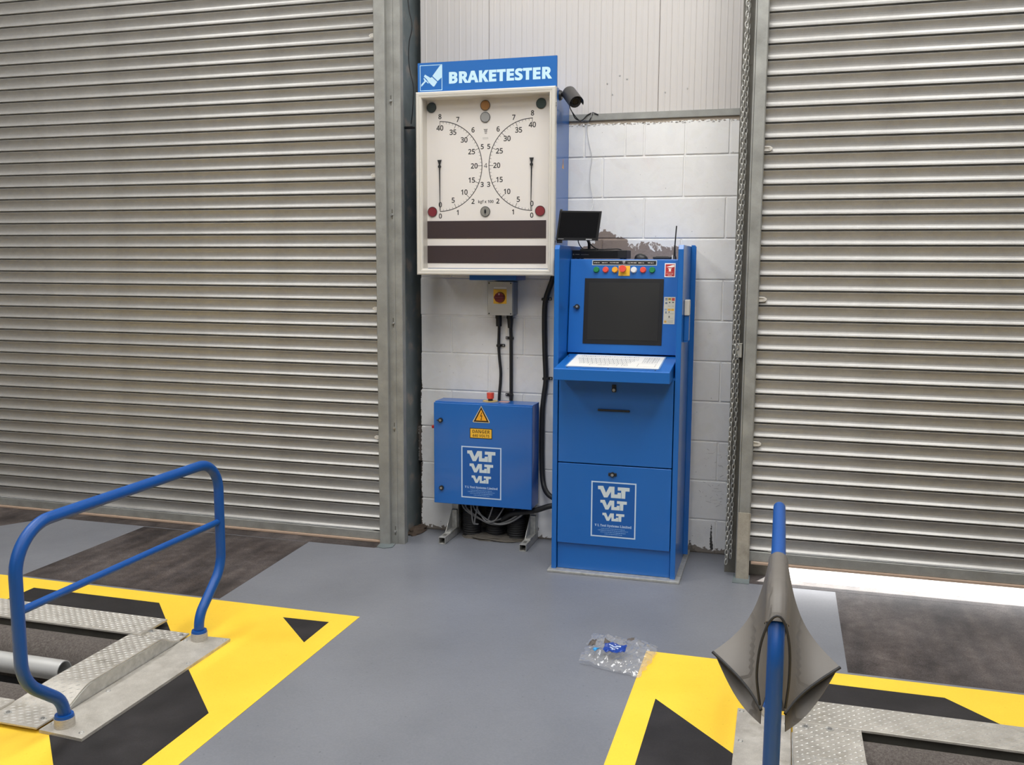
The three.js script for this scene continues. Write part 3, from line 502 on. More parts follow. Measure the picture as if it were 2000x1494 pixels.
// ───────────── brake tester display board ─────────────
{
  const t = thing('brake_tester_display', 'blue wall cabinet headed BRAKETESTER with twin needle dials in a white frame', 'gauge board');
  part('case', bx(0.05, 1.575, 0.002, 0.819, 2.558, 0.2655, 0.003), M.blue, t);
  part('case_rim', [bx(0.05, 1.575, 0.2655, 0.062, 2.558, 0.314, 0), bx(0.807, 1.575, 0.2655, 0.819, 2.558, 0.314, 0), bx(0.062, 1.575, 0.2655, 0.807, 1.59, 0.314, 0), bx(0.062, 2.54, 0.2655, 0.807, 2.558, 0.314, 0)], M.blue, t);
  part('inner_return', [bx(0.0625, 1.598, 0.2655, 0.0700, 2.532, 0.3135, 0), bx(0.788, 1.598, 0.2655, 0.7955, 2.532, 0.3135, 0), bx(0.0705, 1.5905, 0.2655, 0.7875, 1.5995, 0.3135, 0), bx(0.0705, 2.5215, 0.2655, 0.7875, 2.5305, 0.3135, 0)], M.frameWhite, t, 'grey metal inner edge of the frame');
  const before = new Set(t.children);
  part('header_panel', bx(0.036, 2.540, 0.300, 0.821, 2.716, 0.3145, 0.001), M.blue, t);
  decal('header_print', 0.784, 0.156, headerTex, t, 0.4285, 2.638, 0.3152, 0.35);
  // frame: four mitred rails with a stepped section
  const rail = (len) => { const s = [[0, 0], [0, 0.032], [0.006, 0.036], [0.018, 0.036], [0.0195, 0.0335], [0.021, 0.036], [0.030, 0.034], [0.0345, 0.026], [0.0345, 0]]; return s; };
  const FX0 = 0.036, FX1 = 0.822, FY0 = 1.566, FY1 = 2.556, FZ = 0.314, sec = rail();
  const side = (a, b, nx, ny) => {   // from corner a to corner b, section grows along (nx, ny)
    const pos = [], idx = [], n = sec.length, dx = Math.sign(b[0] - a[0]), dy = Math.sign(b[1] - a[1]);
    for (const [p, e] of [[a, 1], [b, -1]]) for (const [o, h] of sec) pos.push(p[0] + nx * o + e * dx * o, p[1] + ny * o + e * dy * o, FZ + h);
    for (let i = 0; i < n - 1; i++) idx.push(i, i + 1, n + i, i + 1, n + i + 1, n + i);
    let g = new THREE.BufferGeometry(); g.setAttribute('position', new THREE.Float32BufferAttribute(pos, 3)); g.setIndex(idx); g.setAttribute('uv', new THREE.Float32BufferAttribute(new Float32Array(pos.length / 3 * 2), 2));
    g = toCreasedNormals(g.toNonIndexed(), 0.3); return uvm(g);
  };
  const TL = [FX0, FY1], TR = [FX1, FY1], BL = [FX0, FY0], BR = [FX1, FY0];
  part('frame_rail', side(TL, TR, 0, -1), M.frameWhite, t); part('frame_rail', side(BR, BL, 0, 1), M.frameWhite, t);
  part('frame_rail', side(BL, TL, 1, 0), M.frameWhite, t); part('frame_rail', side(TR, BR, -1, 0), M.frameWhite, t);
  const face = part('dial_face', new THREE.PlaneGeometry(DX1 - DX0, DY1 - DY0), prt(dialTex, 0.6), t, 'cream dial sheet with two mirrored scales'); face.position.set((DX0 + DX1) / 2, (DY0 + DY1) / 2, 0.3155);
  const win = (y0, y1) => part('digit_window', bx(0.0865, y0, 0.3155, 0.7745, y1, 0.3185, 0.0008), std({ color: lin(0.045, 0.027, 0.028), roughness: 0.4 }), t, 'dark maroon digit window');
  win(1.7665, 1.862); win(1.631, 1.727);
  const lamp = (x, y, m, l) => { const o = part('indicator_lamp', cyl(0.0262, 0.006, [0, 0, 0], 'z', 28), m, t, l); o.position.set(x, y, 0.318); const ring = part('rim', new THREE.TorusGeometry(0.0262, 0.0018, 6, 28), M.blackPlastic, o); ring.position.z = 0.002; };
  const lens = (r, g, b) => std({ color: lin(r, g, b), roughness: 0.3 });
  lamp(0.124, 2.473, lens(0.028, 0.045, 0.042), 'unlit dark green lamp'); lamp(0.742, 2.471, lens(0.03, 0.06, 0.05), 'unlit dark green lamp');
  lamp(0.432, 2.473, lens(0.42, 0.19, 0.035), 'amber lamp'); lamp(0.432, 2.411, lens(0.36, 0.36, 0.35), 'grey lamp'); lamp(0.433, 1.911, lens(0.28, 0.27, 0.24), 'grey lamp with a dark mark');
  lamp(0.126, 1.912, lens(0.24, 0.025, 0.035), 'red lamp'); lamp(0.741, 1.911, lens(0.27, 0.03, 0.04), 'red lamp');
  part('lamp_mark', [bx(0.4275, 1.902, 0.321, 0.4385, 1.92, 0.3222, 0.001), bx(0.4315, 1.895, 0.321, 0.4345, 1.926, 0.3222, 0.001)], M.blackPlastic, t);
  for (const cx of [0.1705, 0.6925]) {
    const n = new THREE.Group(); n.name = 'needle'; n.position.set(cx, 2.156, 0.3235); n.rotation.z = cx < 0.4 ? 0.008 : -0.008; t.add(n);
    part('pointer', prism([[-0.0036, 0], [0.0036, 0], [0.0013, -0.238], [-0.0013, -0.238]], 'xy', -0.001, 0.001), M.blackPlastic, n);
    part('tail', prism([[-0.003, 0], [0.003, 0], [0.004, 0.012], [0.0125, 0.036], [-0.0125, 0.036], [-0.004, 0.012]], 'xy', -0.001, 0.001), M.blackPlastic, n);
    part('hub', cyl(0.0085, 0.006, [0, 0, 0], 'z', 16), M.blackPlastic, n);
  }
  // the dial assembly sits deep in the case: laid out at the frame plane, then set back to its own depth
  for (const o of t.children) if (!before.has(o) && !/frame_rail|header/.test(o.name)) { const k = 1.01314; o.scale.set(k, k, 1); o.position.set(2.011 * (1 - k) + o.position.x * k, 1.6273 * (1 - k) + o.position.y * k, o.position.z - 0.0475); }
  part('glass_pane', bx(0.068, 1.606, 0.336, 0.792, 2.522, 0.338, 0), M.glass, t, 'clear front pane');
  for (const y of [2.455, 1.735]) part('latch', bx(0.8222, y, 0.325, 0.8262, y + 0.02, 0.343, 0.001), M.steel, t);
  part('lower_tray', bx(0.305, 1.537, 0.03, 0.58, 1.5755, 0.23, 0.002), M.blue, t, 'blue cable tray under the cabinet');
  const ds = part('side_sticker', prism([[0.13, 2.150], [0.162, 2.150], [0.146, 2.178], [0.144, 2.20], [0.138, 2.20], [0.138, 2.178]], 'zy', 0.8192, 0.8198), M.amber, t, 'small amber sticker');
}

// ───────────── cctv camera on the board side ─────────────
{
  const t = thing('security_camera', 'black bullet camera on the right side of the BRAKETESTER board', 'camera', [0.8195, 2.525, 0.24]);
  const base = part('mount', cyl(0.028, 0.012, [0.006, 0.0, 0], 'x', 20, 0.024), M.blackPlastic, t);
  part('arm', tube([[0.008, 0, 0], [0.03, 0.006, 0.01], [0.05, 0.002, 0.025]], 0.010, 12, 10), M.blackPlastic, t);
  const h = new THREE.Group(); h.name = 'housing'; h.position.set(0.078, -0.022, 0.045); h.rotation.set(0.62, 0.48, 0); h.scale.setScalar(1.1); t.add(h);
  const hm = std({ color: lin(0.035, 0.034, 0.033), roughness: 0.45 });
  part('barrel', cyl(0.031, 0.1, [0, 0, 0], 'z', 24), hm, h);
  part('hood', (() => { const g = new THREE.CylinderGeometry(0.035, 0.035, 0.125, 20, 1, true, -2.1, 4.2); g.rotateX(Math.PI / 2); g.rotateZ(Math.PI); g.translate(0, 0.001, 0.012); return g; })(), std({ color: lin(0.045, 0.043, 0.041), roughness: 0.4, side: THREE.DoubleSide }), h);
  part('lens_ring', new THREE.TorusGeometry(0.02, 0.005, 8, 20).translate(0, 0, 0.05), M.blackPlastic, h); part('lens', cyl(0.014, 0.004, [0, 0, 0.051], 'z', 18), M.screen, h);
  single('camera_cable', 'thin black cable drooping from the security camera to the grey flashing', 'cable', [tube([[0.873, 2.515, 0.262], [0.866, 2.47, 0.2], [0.852, 2.462, 0.08], [0.862, 2.432, 0.03], [0.895, 2.424, 0.02], [0.925, 2.452, 0.012], [0.955, 2.463, 0.01], [0.985, 2.452, 0.009]], 0.0032, 60, 6), tube([[0.852, 2.462, 0.08], [0.875, 2.428, 0.03], [0.908, 2.412, 0.022], [0.935, 2.42, 0.014], [0.948, 2.45, 0.012], [0.953, 2.466, 0.0105]], 0.003, 40, 6)], M.cable);
  single('white_cable', 'thin pale cable hanging down the white wall to the small monitor', 'cable', tube([[0.95, 2.466, 0.0135], [0.945, 2.44, 0.014], [0.926, 2.40, 0.009], [0.924, 2.36, 0.007], [0.937, 2.29, 0.006], [0.951, 2.24, 0.007], [0.951, 2.20, 0.006], [0.944, 2.15, 0.006], [0.944, 2.08, 0.006], [0.962, 2.0, 0.02], [0.972, 1.95, 0.06], [0.972, 1.91, 0.16], [0.97, 1.88, 0.285]], 0.0017, 80, 6), std({ color: lin(0.6, 0.59, 0.57), roughness: 0.5 }));
  single('column_cable', 'thin black cable running down the dark steel column', 'cable', [tube([[-0.098, 3.4, 0.12], [-0.085, 3.1, 0.15], [-0.062, 2.96, 0.15], [-0.08, 2.87, 0.15], [-0.084, 2.78, 0.15], [-0.074, 2.70, 0.15], [-0.056, 2.624, 0.15], [-0.062, 2.5, 0.15], [-0.072, 2.42, 0.15]], 0.003, 60, 6), bx(-0.128, 2.395, 0.125, -0.058, 2.405, 0.165, 0.002)], M.cable);
}

// ───────────── rotary isolator and its cables ─────────────
{
  const t = thing('isolator_switch', 'grey isolator box with red rotary knob on yellow plate', 'switch');
  part('body', bx(0.383, 1.338, 0.003, 0.527, 1.526, 0.09, 0.004), std({ color: lin(0.3, 0.31, 0.32), roughness: 0.5 }), t);
  part('cover', bx(0.379, 1.335, 0.09, 0.527, 1.529, 0.121, 0.004), M.boxGrey, t);
  part('yellow_plate', bx(0.4145, 1.402, 0.121, 0.493, 1.484, 0.1235, 0.001), M.yellowPlastic, t);
  const k = part('knob', cyl(0.031, 0.022, [0.4545, 1.438, 0.134], 'z', 28, 0.028), std({ color: lin(0.16, 0.012, 0.014), roughness: 0.4 }), t, 'dark red rotary knob');
  part('grip', bx(0.4265, 1.431, 0.145, 0.4825, 1.446, 0.156, 0.003), std({ color: lin(0.12, 0.01, 0.012), roughness: 0.4 }), k);
  part('pointer_mark', bx(0.4525, 1.452, 0.1452, 0.4565, 1.462, 0.1465, 0.0003), M.white, k);
  part('rating_label', bx(0.416, 1.488, 0.121, 0.492, 1.4965, 0.1218, 0), M.white, t);
  for (const [x, y] of [[0.388, 1.519], [0.5175, 1.519], [0.388, 1.345], [0.5175, 1.345]]) part('cover_screw', cyl(0.0042, 0.002, [x, y, 0.1215], 'z', 10), M.blackPlastic, t);
  for (const x of [0.422, 0.490]) part('cable_gland', cyl(0.019, 0.024, [x, 1.325, 0.045], 'y', 16), M.blackPlastic, t);
}
function clip(parent, x, y, z, dir, w = 0.013) {
  part('cable_clip', [bx(x - w, y - 0.008, 0.001, x + w, y + 0.008, z + w * 0.8, 0.004), bx(Math.min(x, x + dir * 0.036), y - 0.007, 0.001, Math.max(x, x + dir * 0.036), y + 0.009, 0.012, 0.003)], M.blackPlastic, parent);
  part('clip_screw', cyl(0.0045, 0.004, [x + dir * 0.028, y + 0.001, 0.013], 'z', 10), M.steel, parent);
}
{
  const a = thing('power_cable', 'left of two black cables dropping from the isolator box', 'cable', [0, 0, 0], 'cables below the isolator');
  part('sheath', tube([[0.422, 1.315, 0.045], [0.421, 1.27, 0.03], [0.416, 1.21, 0.017], [0.414, 1.155, 0.015], [0.419, 1.08, 0.015], [0.427, 1.0, 0.014], [0.425, 0.93, 0.014], [0.419, 0.86, 0.015], [0.418, 0.80, 0.015]], 0.0088, 60, 10), M.cable, a);
  part('boot', cyl(0.0165, 0.05, [0.4215, 1.292, 0.037], 'y', 16, 0.018), M.cable, a); clip(a, 0.4145, 1.152, 0.015, 1);
  const b = thing('power_cable', 'right of two black cables dropping from the isolator box', 'cable', [0, 0, 0], 'cables below the isolator');
  part('sheath', tube([[0.490, 1.315, 0.045], [0.491, 1.27, 0.03], [0.4905, 1.2, 0.017], [0.491, 1.1, 0.016], [0.492, 0.95, 0.016], [0.492, 0.85, 0.016], [0.491, 0.80, 0.016]], 0.0105, 60, 10), M.cable, b);
  part('boot', cyl(0.014, 0.06, [0.4905, 1.288, 0.036], 'y', 16, 0.019), M.cable, b); clip(b, 0.491, 1.197, 0.016, -1); clip(b, 0.491, 0.862, 0.016, -1);
  const d = thing('cable_conduit', 'thick black flexible conduit running down the wall left of the blue console', 'cable');
  part('sheath', tube([[0.752, 1.574, 0.055], [0.742, 1.54, 0.045], [0.72, 1.485, 0.035], [0.70, 1.43, 0.026], [0.693, 1.37, 0.024], [0.693, 1.25, 0.024], [0.697, 1.12, 0.024], [0.703, 1.0, 0.024], [0.703, 0.94, 0.024], [0.694, 0.87, 0.024], [0.688, 0.80, 0.028], [0.686, 0.7, 0.03], [0.686, 0.5, 0.03], [0.70, 0.36, 0.05], [0.74, 0.305, 0.1], [0.80, 0.28, 0.12], [0.87, 0.27, 0.12]], 0.0155, 120, 12), M.cable, d); clip(d, 0.694, 1.428, 0.024, 1, 0.018); clip(d, 0.7035, 0.968, 0.024, 1, 0.018);
}

// ───────────── electrical enclosure ─────────────
{
  const t = thing('electrical_enclosure', 'blue steel control box with DANGER 440 VOLTS sign standing on galvanised legs', 'control box');
  part('body', bx(0.076, 0.228, 0.042, 0.670, 0.832, 0.182, 0.004), M.blue, t);
  part('door', bx(0.0745, 0.226, 0.1835, 0.671, 0.826, 0.200, 0.004), M.blue, t);
  const lock = (x, y, turn) => { const l = part('door_lock', cyl(0.0135, 0.012, [0, 0, 0], 'z', 18), M.blackPlastic, t); l.position.set(x, y, 0.206); part('lock_core', cyl(0.007, 0.004, [0, 0, 0.007], 'z', 14), M.steel, l); if (turn) part('wing', bx(-0.022, -0.003, 0.003, 0.0, 0.003, 0.009, 0.001), M.blackPlastic, l); };
  lock(0.119, 0.723, true); lock(0.123, 0.32, false);
  const tri = prism([[0, 0.052], [0.052, -0.040], [0.048, -0.045], [-0.048, -0.045], [-0.052, -0.040]], 'xy', 0, 0.0008);
  { const p = tri.attributes.position, uv = tri.attributes.uv; for (let i = 0; i < p.count; i++) uv.setXY(i, (p.getX(i) + 0.052) / 0.104, (p.getY(i) + 0.045) / 0.097); }
  const w = part('warning_triangle', tri, prt(shockTex), t, 'yellow lightning warning triangle'); w.position.set(0.3665, 0.765, 0.2004);
  decal('danger_sign', 0.136, 0.060, dangerTex, t, 0.365, 0.656, 0.2006);
  decal('maker_sign', 0.244, 0.307, vltTex, t, 0.367, 0.4245, 0.2006);
  const e = part('stop_button', cyl(0.0205, 0.034, [0, 0.034, 0], 'y', 24, 0.022), M.buttonRed, t, 'red mushroom stop button on top'); e.position.set(0.392, 0.832, 0.105);
  part('collar', cyl(0.014, 0.02, [0, 0.01, 0], 'y', 16), M.blackPlastic, e); part('legend_plate', cyl(0.045, 0.003, [0, 0.0018, 0], 'y', 28), std({ color: lin(0.62, 0.45, 0.16), roughness: 0.5 }), e);
  part('top_label', bx(0.445, 0.8322, 0.075, 0.505, 0.8334, 0.125, 0), std({ color: lin(0.6, 0.35, 0.3), roughness: 0.5 }), t, 'small red and white label');
  part('isolator_handle', [cyl(0.018, 0.022, [0.062, 0.665, 0.11], 'x', 16), bx(0.03, 0.656, 0.098, 0.056, 0.674, 0.122, 0.004)], M.red, t, 'red side handle');
  for (const [x, n] of [[0.150, 0], [0.640, 1]]) {
    const l = new THREE.Group(); l.name = 'stand_leg'; l.position.set(x, 0, 0); t.add(l);
    part('post', prism([[-0.02, 0.006], [0.02, 0.006], [0.02, 0.042], [0.012, 0.042], [0.012, 0.012], [-0.012, 0.012], [-0.012, 0.042], [-0.02, 0.042]].map(([a, b]) => [a, 0.048 - b]), 'xz', 0.03, 0.8), M.galv, l);
    const ft = [], q = 0.0205; // open square tube foot
    for (const b of [[-q, 0.001, q, 0.004], [-q, 0.038, q, 0.041], [-q, 0.001, -q + 0.003, 0.041], [q - 0.003, 0.001, q, 0.041]]) ft.push(bx(b[0], b[1], 0.005, b[2], b[3], 0.275, 0.0006));
    part('foot_channel', ft, M.galv, l);
    part('gusset', [prism([[0.044, 0.041], [0.175, 0.041], [0.06, 0.152], [0.044, 0.152]], 'zy', -0.0165, -0.0135), prism([[0.044, 0.041], [0.06, 0.041], [0.06, 0.152], [0.044, 0.152]], 'zy', -0.0165, 0.0165), bx(-0.0165, 0.041, 0.06, 0.0165, 0.045, 0.175, 0)], M.galv, l);
    part('fixing_slot_shade', bx(-0.009, 0.0412, 0.205, 0.009, 0.0418, 0.235, 0), M.darkSteel, l);  // no real opening: the slot shade is a dark strip on the foot
  }
}
// ducts and wiring under the enclosure
for (const [x, z, h] of [[0.255, 0.03, 0.21], [0.40, 0.02, 0.18], [0.535, 0.035, 0.20]]) {
  const pts = []; for (let i = 0; i <= Math.round(h / 0.014) * 4; i++) pts.push(new THREE.Vector2(i % 4 < 2 ? 0.057 : 0.050, -0.004 + i * 0.0035));
  single('corrugated_duct', x < 0.3 ? 'leftmost black corrugated cable duct rising behind the control box legs' : x < 0.5 ? 'middle black corrugated cable duct rising below the control box' : 'rightmost black corrugated cable duct rising below the control box', 'duct', new THREE.LatheGeometry(pts, 24).translate(x, 0.005, z), M.rubber, 'ducts under the control box');
}
{
  const mound = new THREE.SphereGeometry(1, 28, 10, 0, 7, 0, Math.PI / 2); const p = mound.attributes.position; for (let i = 0; i < p.count; i++) { const x = p.getX(i), z = p.getZ(i), n = 1 + 0.35 * noise.noise(x * 4, p.getY(i) * 3, z * 4); p.setXYZ(i, x * 0.205 * n, p.getY(i) * 0.02 * n, z * 0.085 * n); } mound.computeVertexNormals();
  single('mortar_mound', 'rough mortar fillet at the foot of the corrugated ducts', 'mortar', uvm(mound).translate(0.41, 0.0005, 0.055), M.debris);
  const rub = new THREE.SphereGeometry(1, 20, 8, 0, 7, 0, Math.PI / 2), rp = rub.attributes.position; for (let i = 0; i < rp.count; i++) { const x = rp.getX(i), z = rp.getZ(i), n = 1 + 0.5 * noise.noise(x * 3 + 9, rp.getY(i) * 3, z * 3); rp.setXYZ(i, x * 0.045 * n, rp.getY(i) * 0.03 * n, z * 0.11 * n); } rub.computeVertexNormals();
  single('rubble_heap', 'brown rubble at the foot of the dark steel column', 'rubble', uvm(rub).translate(-0.085, 0.0005, 0.06), std({ color: lin(0.075, 0.052, 0.037), roughness: 0.95, bumpMap: bumpBlock, bumpScale: 0.006 }));
  const loops = [[0.20, 0.55, 0.115], [0.225, 0.60, 0.105], [0.28, 0.62, 0.11], [0.30, 0.49, 0.12]];
  loops.forEach(([a, b, low], i) => single('grey_cable', ['grey cable looping lowest below the control box', 'grey cable looping wide below the control box', 'grey cable looping to the right below the control box', 'thin grey cable in the short loop below the control box'][i], 'cable',
    tube([[a, 0.2275, 0.08 + i * 0.012], [a + 0.03, 0.17, 0.09 + i * 0.012], [a * 0.6 + b * 0.4, low, 0.1 + i * 0.012], [a * 0.35 + b * 0.65, low + 0.004, 0.1 + i * 0.012], [b - 0.03, 0.17, 0.09 + i * 0.012], [b, 0.2275, 0.08 + i * 0.012]], i === 3 ? 0.004 : 0.0058, 50, 8), M.greyCable, 'grey cables under the control box'));
  [[0.275, 0.2275, 0.29, 0.10], [0.325, 0.2275, 0.30, 0.10], [0.42, 0.2275, 0.385, 0.12]].forEach(([a, y, b, l], i) => single('grey_lead', ['left grey lead dropping straight from the control box', 'second grey lead dropping from the control box', 'right grey lead dropping from the control box'][i], 'cable', tube([[a, y, 0.12], [(a + b) / 2, 0.17, 0.125], [b, l, 0.12], [b + 0.02, l - 0.01, 0.11]], 0.0045, 30, 8), M.greyCable, 'grey leads under the control box'));
  single('black_conduit', 'black conduit bending from under the control box into the console', 'cable', tube([[0.46, 0.12, 0.09], [0.52, 0.165, 0.10], [0.60, 0.185, 0.11], [0.68, 0.205, 0.11], [0.76, 0.235, 0.11], [0.86, 0.25, 0.11]], 0.0165, 50, 12), M.cable);
}

// ───────────── test console ─────────────
{
  const t = thing('test_console', 'tall blue steel test console with built-in screen, keyboard shelf and locked doors', 'console');
  const sidePts = [[0.002, 0.013], [0.545, 0.013], [0.545, 1.705], [0.528, 1.726], [0.002, 1.726]];
  part('side_panel', prism(sidePts, 'zy', 0.873, 0.899, 0.002), M.blue, t); part('side_panel', prism(sidePts, 'zy', 1.503, 1.530, 0.002), M.blue, t);
  part('wall_flange', prism([[1.530, 0.03], [1.556, 0.03], [1.556, 1.722], [1.549, 1.732], [1.530, 1.732]], 'xy', 0.135, 0.15, 0.001), M.blue, t);
  part('base_plate', bx(0.858, 0.0005, 0.0, 1.556, 0.013, 0.578, 0.002), M.galv, t, 'pale galvanised base plate');
  part('back_panel', bx(0.899, 0.013, 0.004, 1.503, 1.655, 0.02, 0), M.blue, t);
  part('plinth_panel', bx(0.902, 0.014, 0.50, 1.5, 0.156, 0.528, 0.002), M.blue, t);
  const door = (y0, y1) => part('door_panel', bx(0.9035, y0, 0.518, 1.4985, y1, 0.543, 0.003), M.blue, t);
  const dl = door(0.158, 0.5905), du = door(0.5955, 1.046);
  const lock = (x, y, p, wx, wy) => { const l = part('lock', cyl(0.0125, 0.010, [x, y, 0.548], 'z', 18), M.blackPlastic, p); part('lock_core', cyl(0.0075, 0.004, [x, y - 0.001, 0.555], 'z', 14), M.steel, l); part('lock_plate', wx ? bx(x - 0.022, y - 0.009, 0.543, x + 0.022, y + 0.009, 0.549, 0.004) : bx(x - 0.011, y - 0.014, 0.543, x + 0.011, y + 0.026, 0.549, 0.004), M.blackPlastic, l); };
  lock(1.195, 0.990, du, 0); lock(1.195, 0.545, dl, 1);
  part('pull_handle', [bx(1.112, 0.877, 0.543, 1.279, 0.8875, 0.555, 0.003)], M.blackPlastic, du);
  decal('maker_sign', 0.237, 0.298, vltTex, dl, 1.2025, 0.356, 0.5436);
  part('shelf_rail', bx(0.899, 1.047, 0.35, 1.503, 1.06, 0.54, 0), M.blue, t);
  // keyboard shelf, top sloping down to the front
  const sh = part('keyboard_shelf', prism([[0.30, 1.09], [0.30, 1.1535], [0.352, 1.1485], [0.692, 1.108], [0.699, 1.103], [0.699, 1.050], [0.694, 1.048], [0.40, 1.048]], 'zy', 0.9115, 1.4945, 0.002), M.blue, t);
  const kg = new THREE.BoxGeometry(0.478, 0.0012, 0.292); const kb = part('keyboard', new THREE.BoxGeometry(0.478, 0.290, 0.0016), prt(keyTex, 0.45), sh, 'white membrane keyboard'); kb.rotation.x = -Math.PI / 2 + Math.atan(0.119); kb.position.set(1.198, 1.1318, 0.506);
  for (const [x, z] of [[0.975, 0.672], [1.185, 0.675], [1.42, 0.672], [0.925, 0.41]]) part('shelf_screw', cyl(0.0035, 0.003, [x, 1.1485 - (z - 0.352) * 0.119 + 0.0008, z], 'y', 8), M.rubber, sh);
  // tilted screen panel
  const f = new THREE.Group(); f.name = 'screen_panel'; f.position.set(0, 1.151, 0.35); f.rotation.x = -Math.atan(0.06 / 0.502); t.add(f);
  part('panel', bx(0.902, 0.006, -0.02, 1.4995, 0.507, 0, 0.003), M.blue, f);
  part('top_plate', bx(0.899, 1.640, 0.02, 1.503, 1.6565, 0.283, 0.002), M.blue, t);
  part('panel_back', bx(0.899, 1.10, 0.24, 1.503, 1.155, 0.300, 0), M.blue, t);
  part('screen_bezel', bx(0.985, 0.056, 0, 1.4065, 0.406, 0.004, 0.001), std({ color: lin(0.009, 0.009, 0.01), roughness: 0.35 }), f, 'black screen surround');
  part('screen', bx(1.009, 0.079, 0.004, 1.386, 0.384, 0.0052, 0), M.dullScreen, f, 'dark switched-off screen');
  const lk = part('lock', cyl(0.0135, 0.016, [0.949, 0.252, 0.007], 'z', 18), M.blackPlastic, f); part('lock_core', cyl(0.006, 0.004, [0.949, 0.252, 0.016], 'z', 12), M.steel, lk); part('wing', bx(0.927, 0.249, 0.004, 0.943, 0.255, 0.010, 0.001), M.blackPlastic, lk);
  decal('button_legend', 0.346, 0.0275, stripTex, f, 1.1935, 0.4895, 0.0008);
  const btn = (x, m, l) => { const b = part('push_button', cyl(0.0148, 0.012, [x, 0.452, 0.008], 'z', 20, 0.0135), m, f, l); part('bezel', new THREE.TorusGeometry(0.0152, 0.0016, 6, 22).translate(x, 0.452, 0.0015), m, b); };
  btn(1.045, M.green, 'green button'); btn(1.095, M.buttonRed, 'red button'); btn(1.145, M.amber, 'amber button'); btn(1.246, M.white, 'white button'); btn(1.295, M.buttonRed, 'red button'); btn(1.343, M.green, 'green button');
  part('stop_plate', bx(1.1645, 0.4205, 0, 1.2255, 0.4735, 0.002, 0.0005), M.yellowPlastic, f, 'yellow square plate');
  const es = part('stop_button', cyl(0.0195, 0.014, [1.190, 0.455, 0.030], 'z', 24, 0.018), M.buttonRed, f, 'red mushroom stop button'); part('stem', cyl(0.013, 0.024, [1.190, 0.455, 0.012], 'z', 16), M.red, es);
  decal('red_sticker', 0.056, 0.073, redTex, f, 1.436, 0.452, 0.0008); decal('instruction_sticker', 0.059, 0.142, chartTex, f, 1.4405, 0.2405, 0.0008);
}
// things on and at the console
{
  const s = thing('sensor_box', 'small cream plastic box in a blue holder on the side of the console', 'box');
  part('case', bx(1.5305, 1.372, 0.40, 1.557, 1.452, 0.46, 0.005), M.offWhite, s);
  part('holder', [bx(1.5305, 1.243, 0.395, 1.556, 1.38, 0.452, 0.003), prism([[1.5315, 1.243], [1.556, 1.243], [1.548, 1.236], [1.5315, 1.236]], 'xy', 0.395, 0.452)], M.blue, s, 'blue holder');
}
{
  const t = thing('small_monitor', 'small black monitor on a thin stand above the console', 'monitor', [0.975, 1.7055, 0.155]);
  part('foot', bx(-0.045, 0, -0.032, 0.045, 0.007, 0.036, 0.003), M.blackPlastic, t);
  part('stand', tube([[0, 0.005, 0], [0, 0.045, 0.015], [-0.012, 0.085, 0.09], [-0.025, 0.125, 0.14]], 0.0085, 24, 10), M.blackPlastic, t);
  const h = new THREE.Group(); h.name = 'display'; h.position.set(-0.027, 0.1265, 0.155); h.rotation.set(0.03, 0.02, -0.02); h.scale.setScalar(0.985); t.add(h);
  // case leaning to the right at the top, as hung on its hinge
  const sl = 0.006;
  part('case', prism([[-0.117 - sl, -0.08], [0.112 - sl, -0.078], [0.117 + sl, 0.079], [-0.112 + sl, 0.08]], 'xy', -0.012, 0.008, 0.002), M.blackPlastic, h);
  part('screen', prism([[-0.106 - sl, -0.064], [0.102 - sl, -0.062], [0.106 + sl, 0.070], [-0.102 + sl, 0.071]], 'xy', 0.008, 0.009), M.screen, h);
  part('badge', bx(-0.112, -0.0735, 0.008, -0.080, -0.0705, 0.009, 0), std({ color: lin(0.3, 0.3, 0.3), roughness: 0.5 }), h); part('badge', bx(0.042, -0.075, 0.008, 0.075, -0.069, 0.009, 0), std({ color: lin(0.42, 0.42, 0.42), roughness: 0.5 }), h);
  part('hinge', [cyl(0.008, 0.03, [-0.105, -0.086, -0.004], 'x', 12), cyl(0.006, 0.012, [-0.1, 0.082, -0.006], 'x', 10)], M.blackPlastic, h);
  single('monitor_lead', 'black lead trailing from the small monitor behind the recorder', 'cable', [tube([[0.968, 1.80, 0.292], [0.99, 1.745, 0.23], [1.02, 1.7125, 0.16], [1.08, 1.7115, 0.12], [1.13, 1.712, 0.09], [1.16, 1.69, 0.06], [1.17, 1.662, 0.055]], 0.0033, 50, 6), tube([[0.945, 1.80, 0.292], [0.928, 1.748, 0.22], [0.938, 1.714, 0.15], [0.965, 1.7125, 0.11], [0.995, 1.712, 0.085], [1.0, 1.69, 0.06], [1.0, 1.662, 0.055]], 0.003, 50, 6)], M.cable);
}
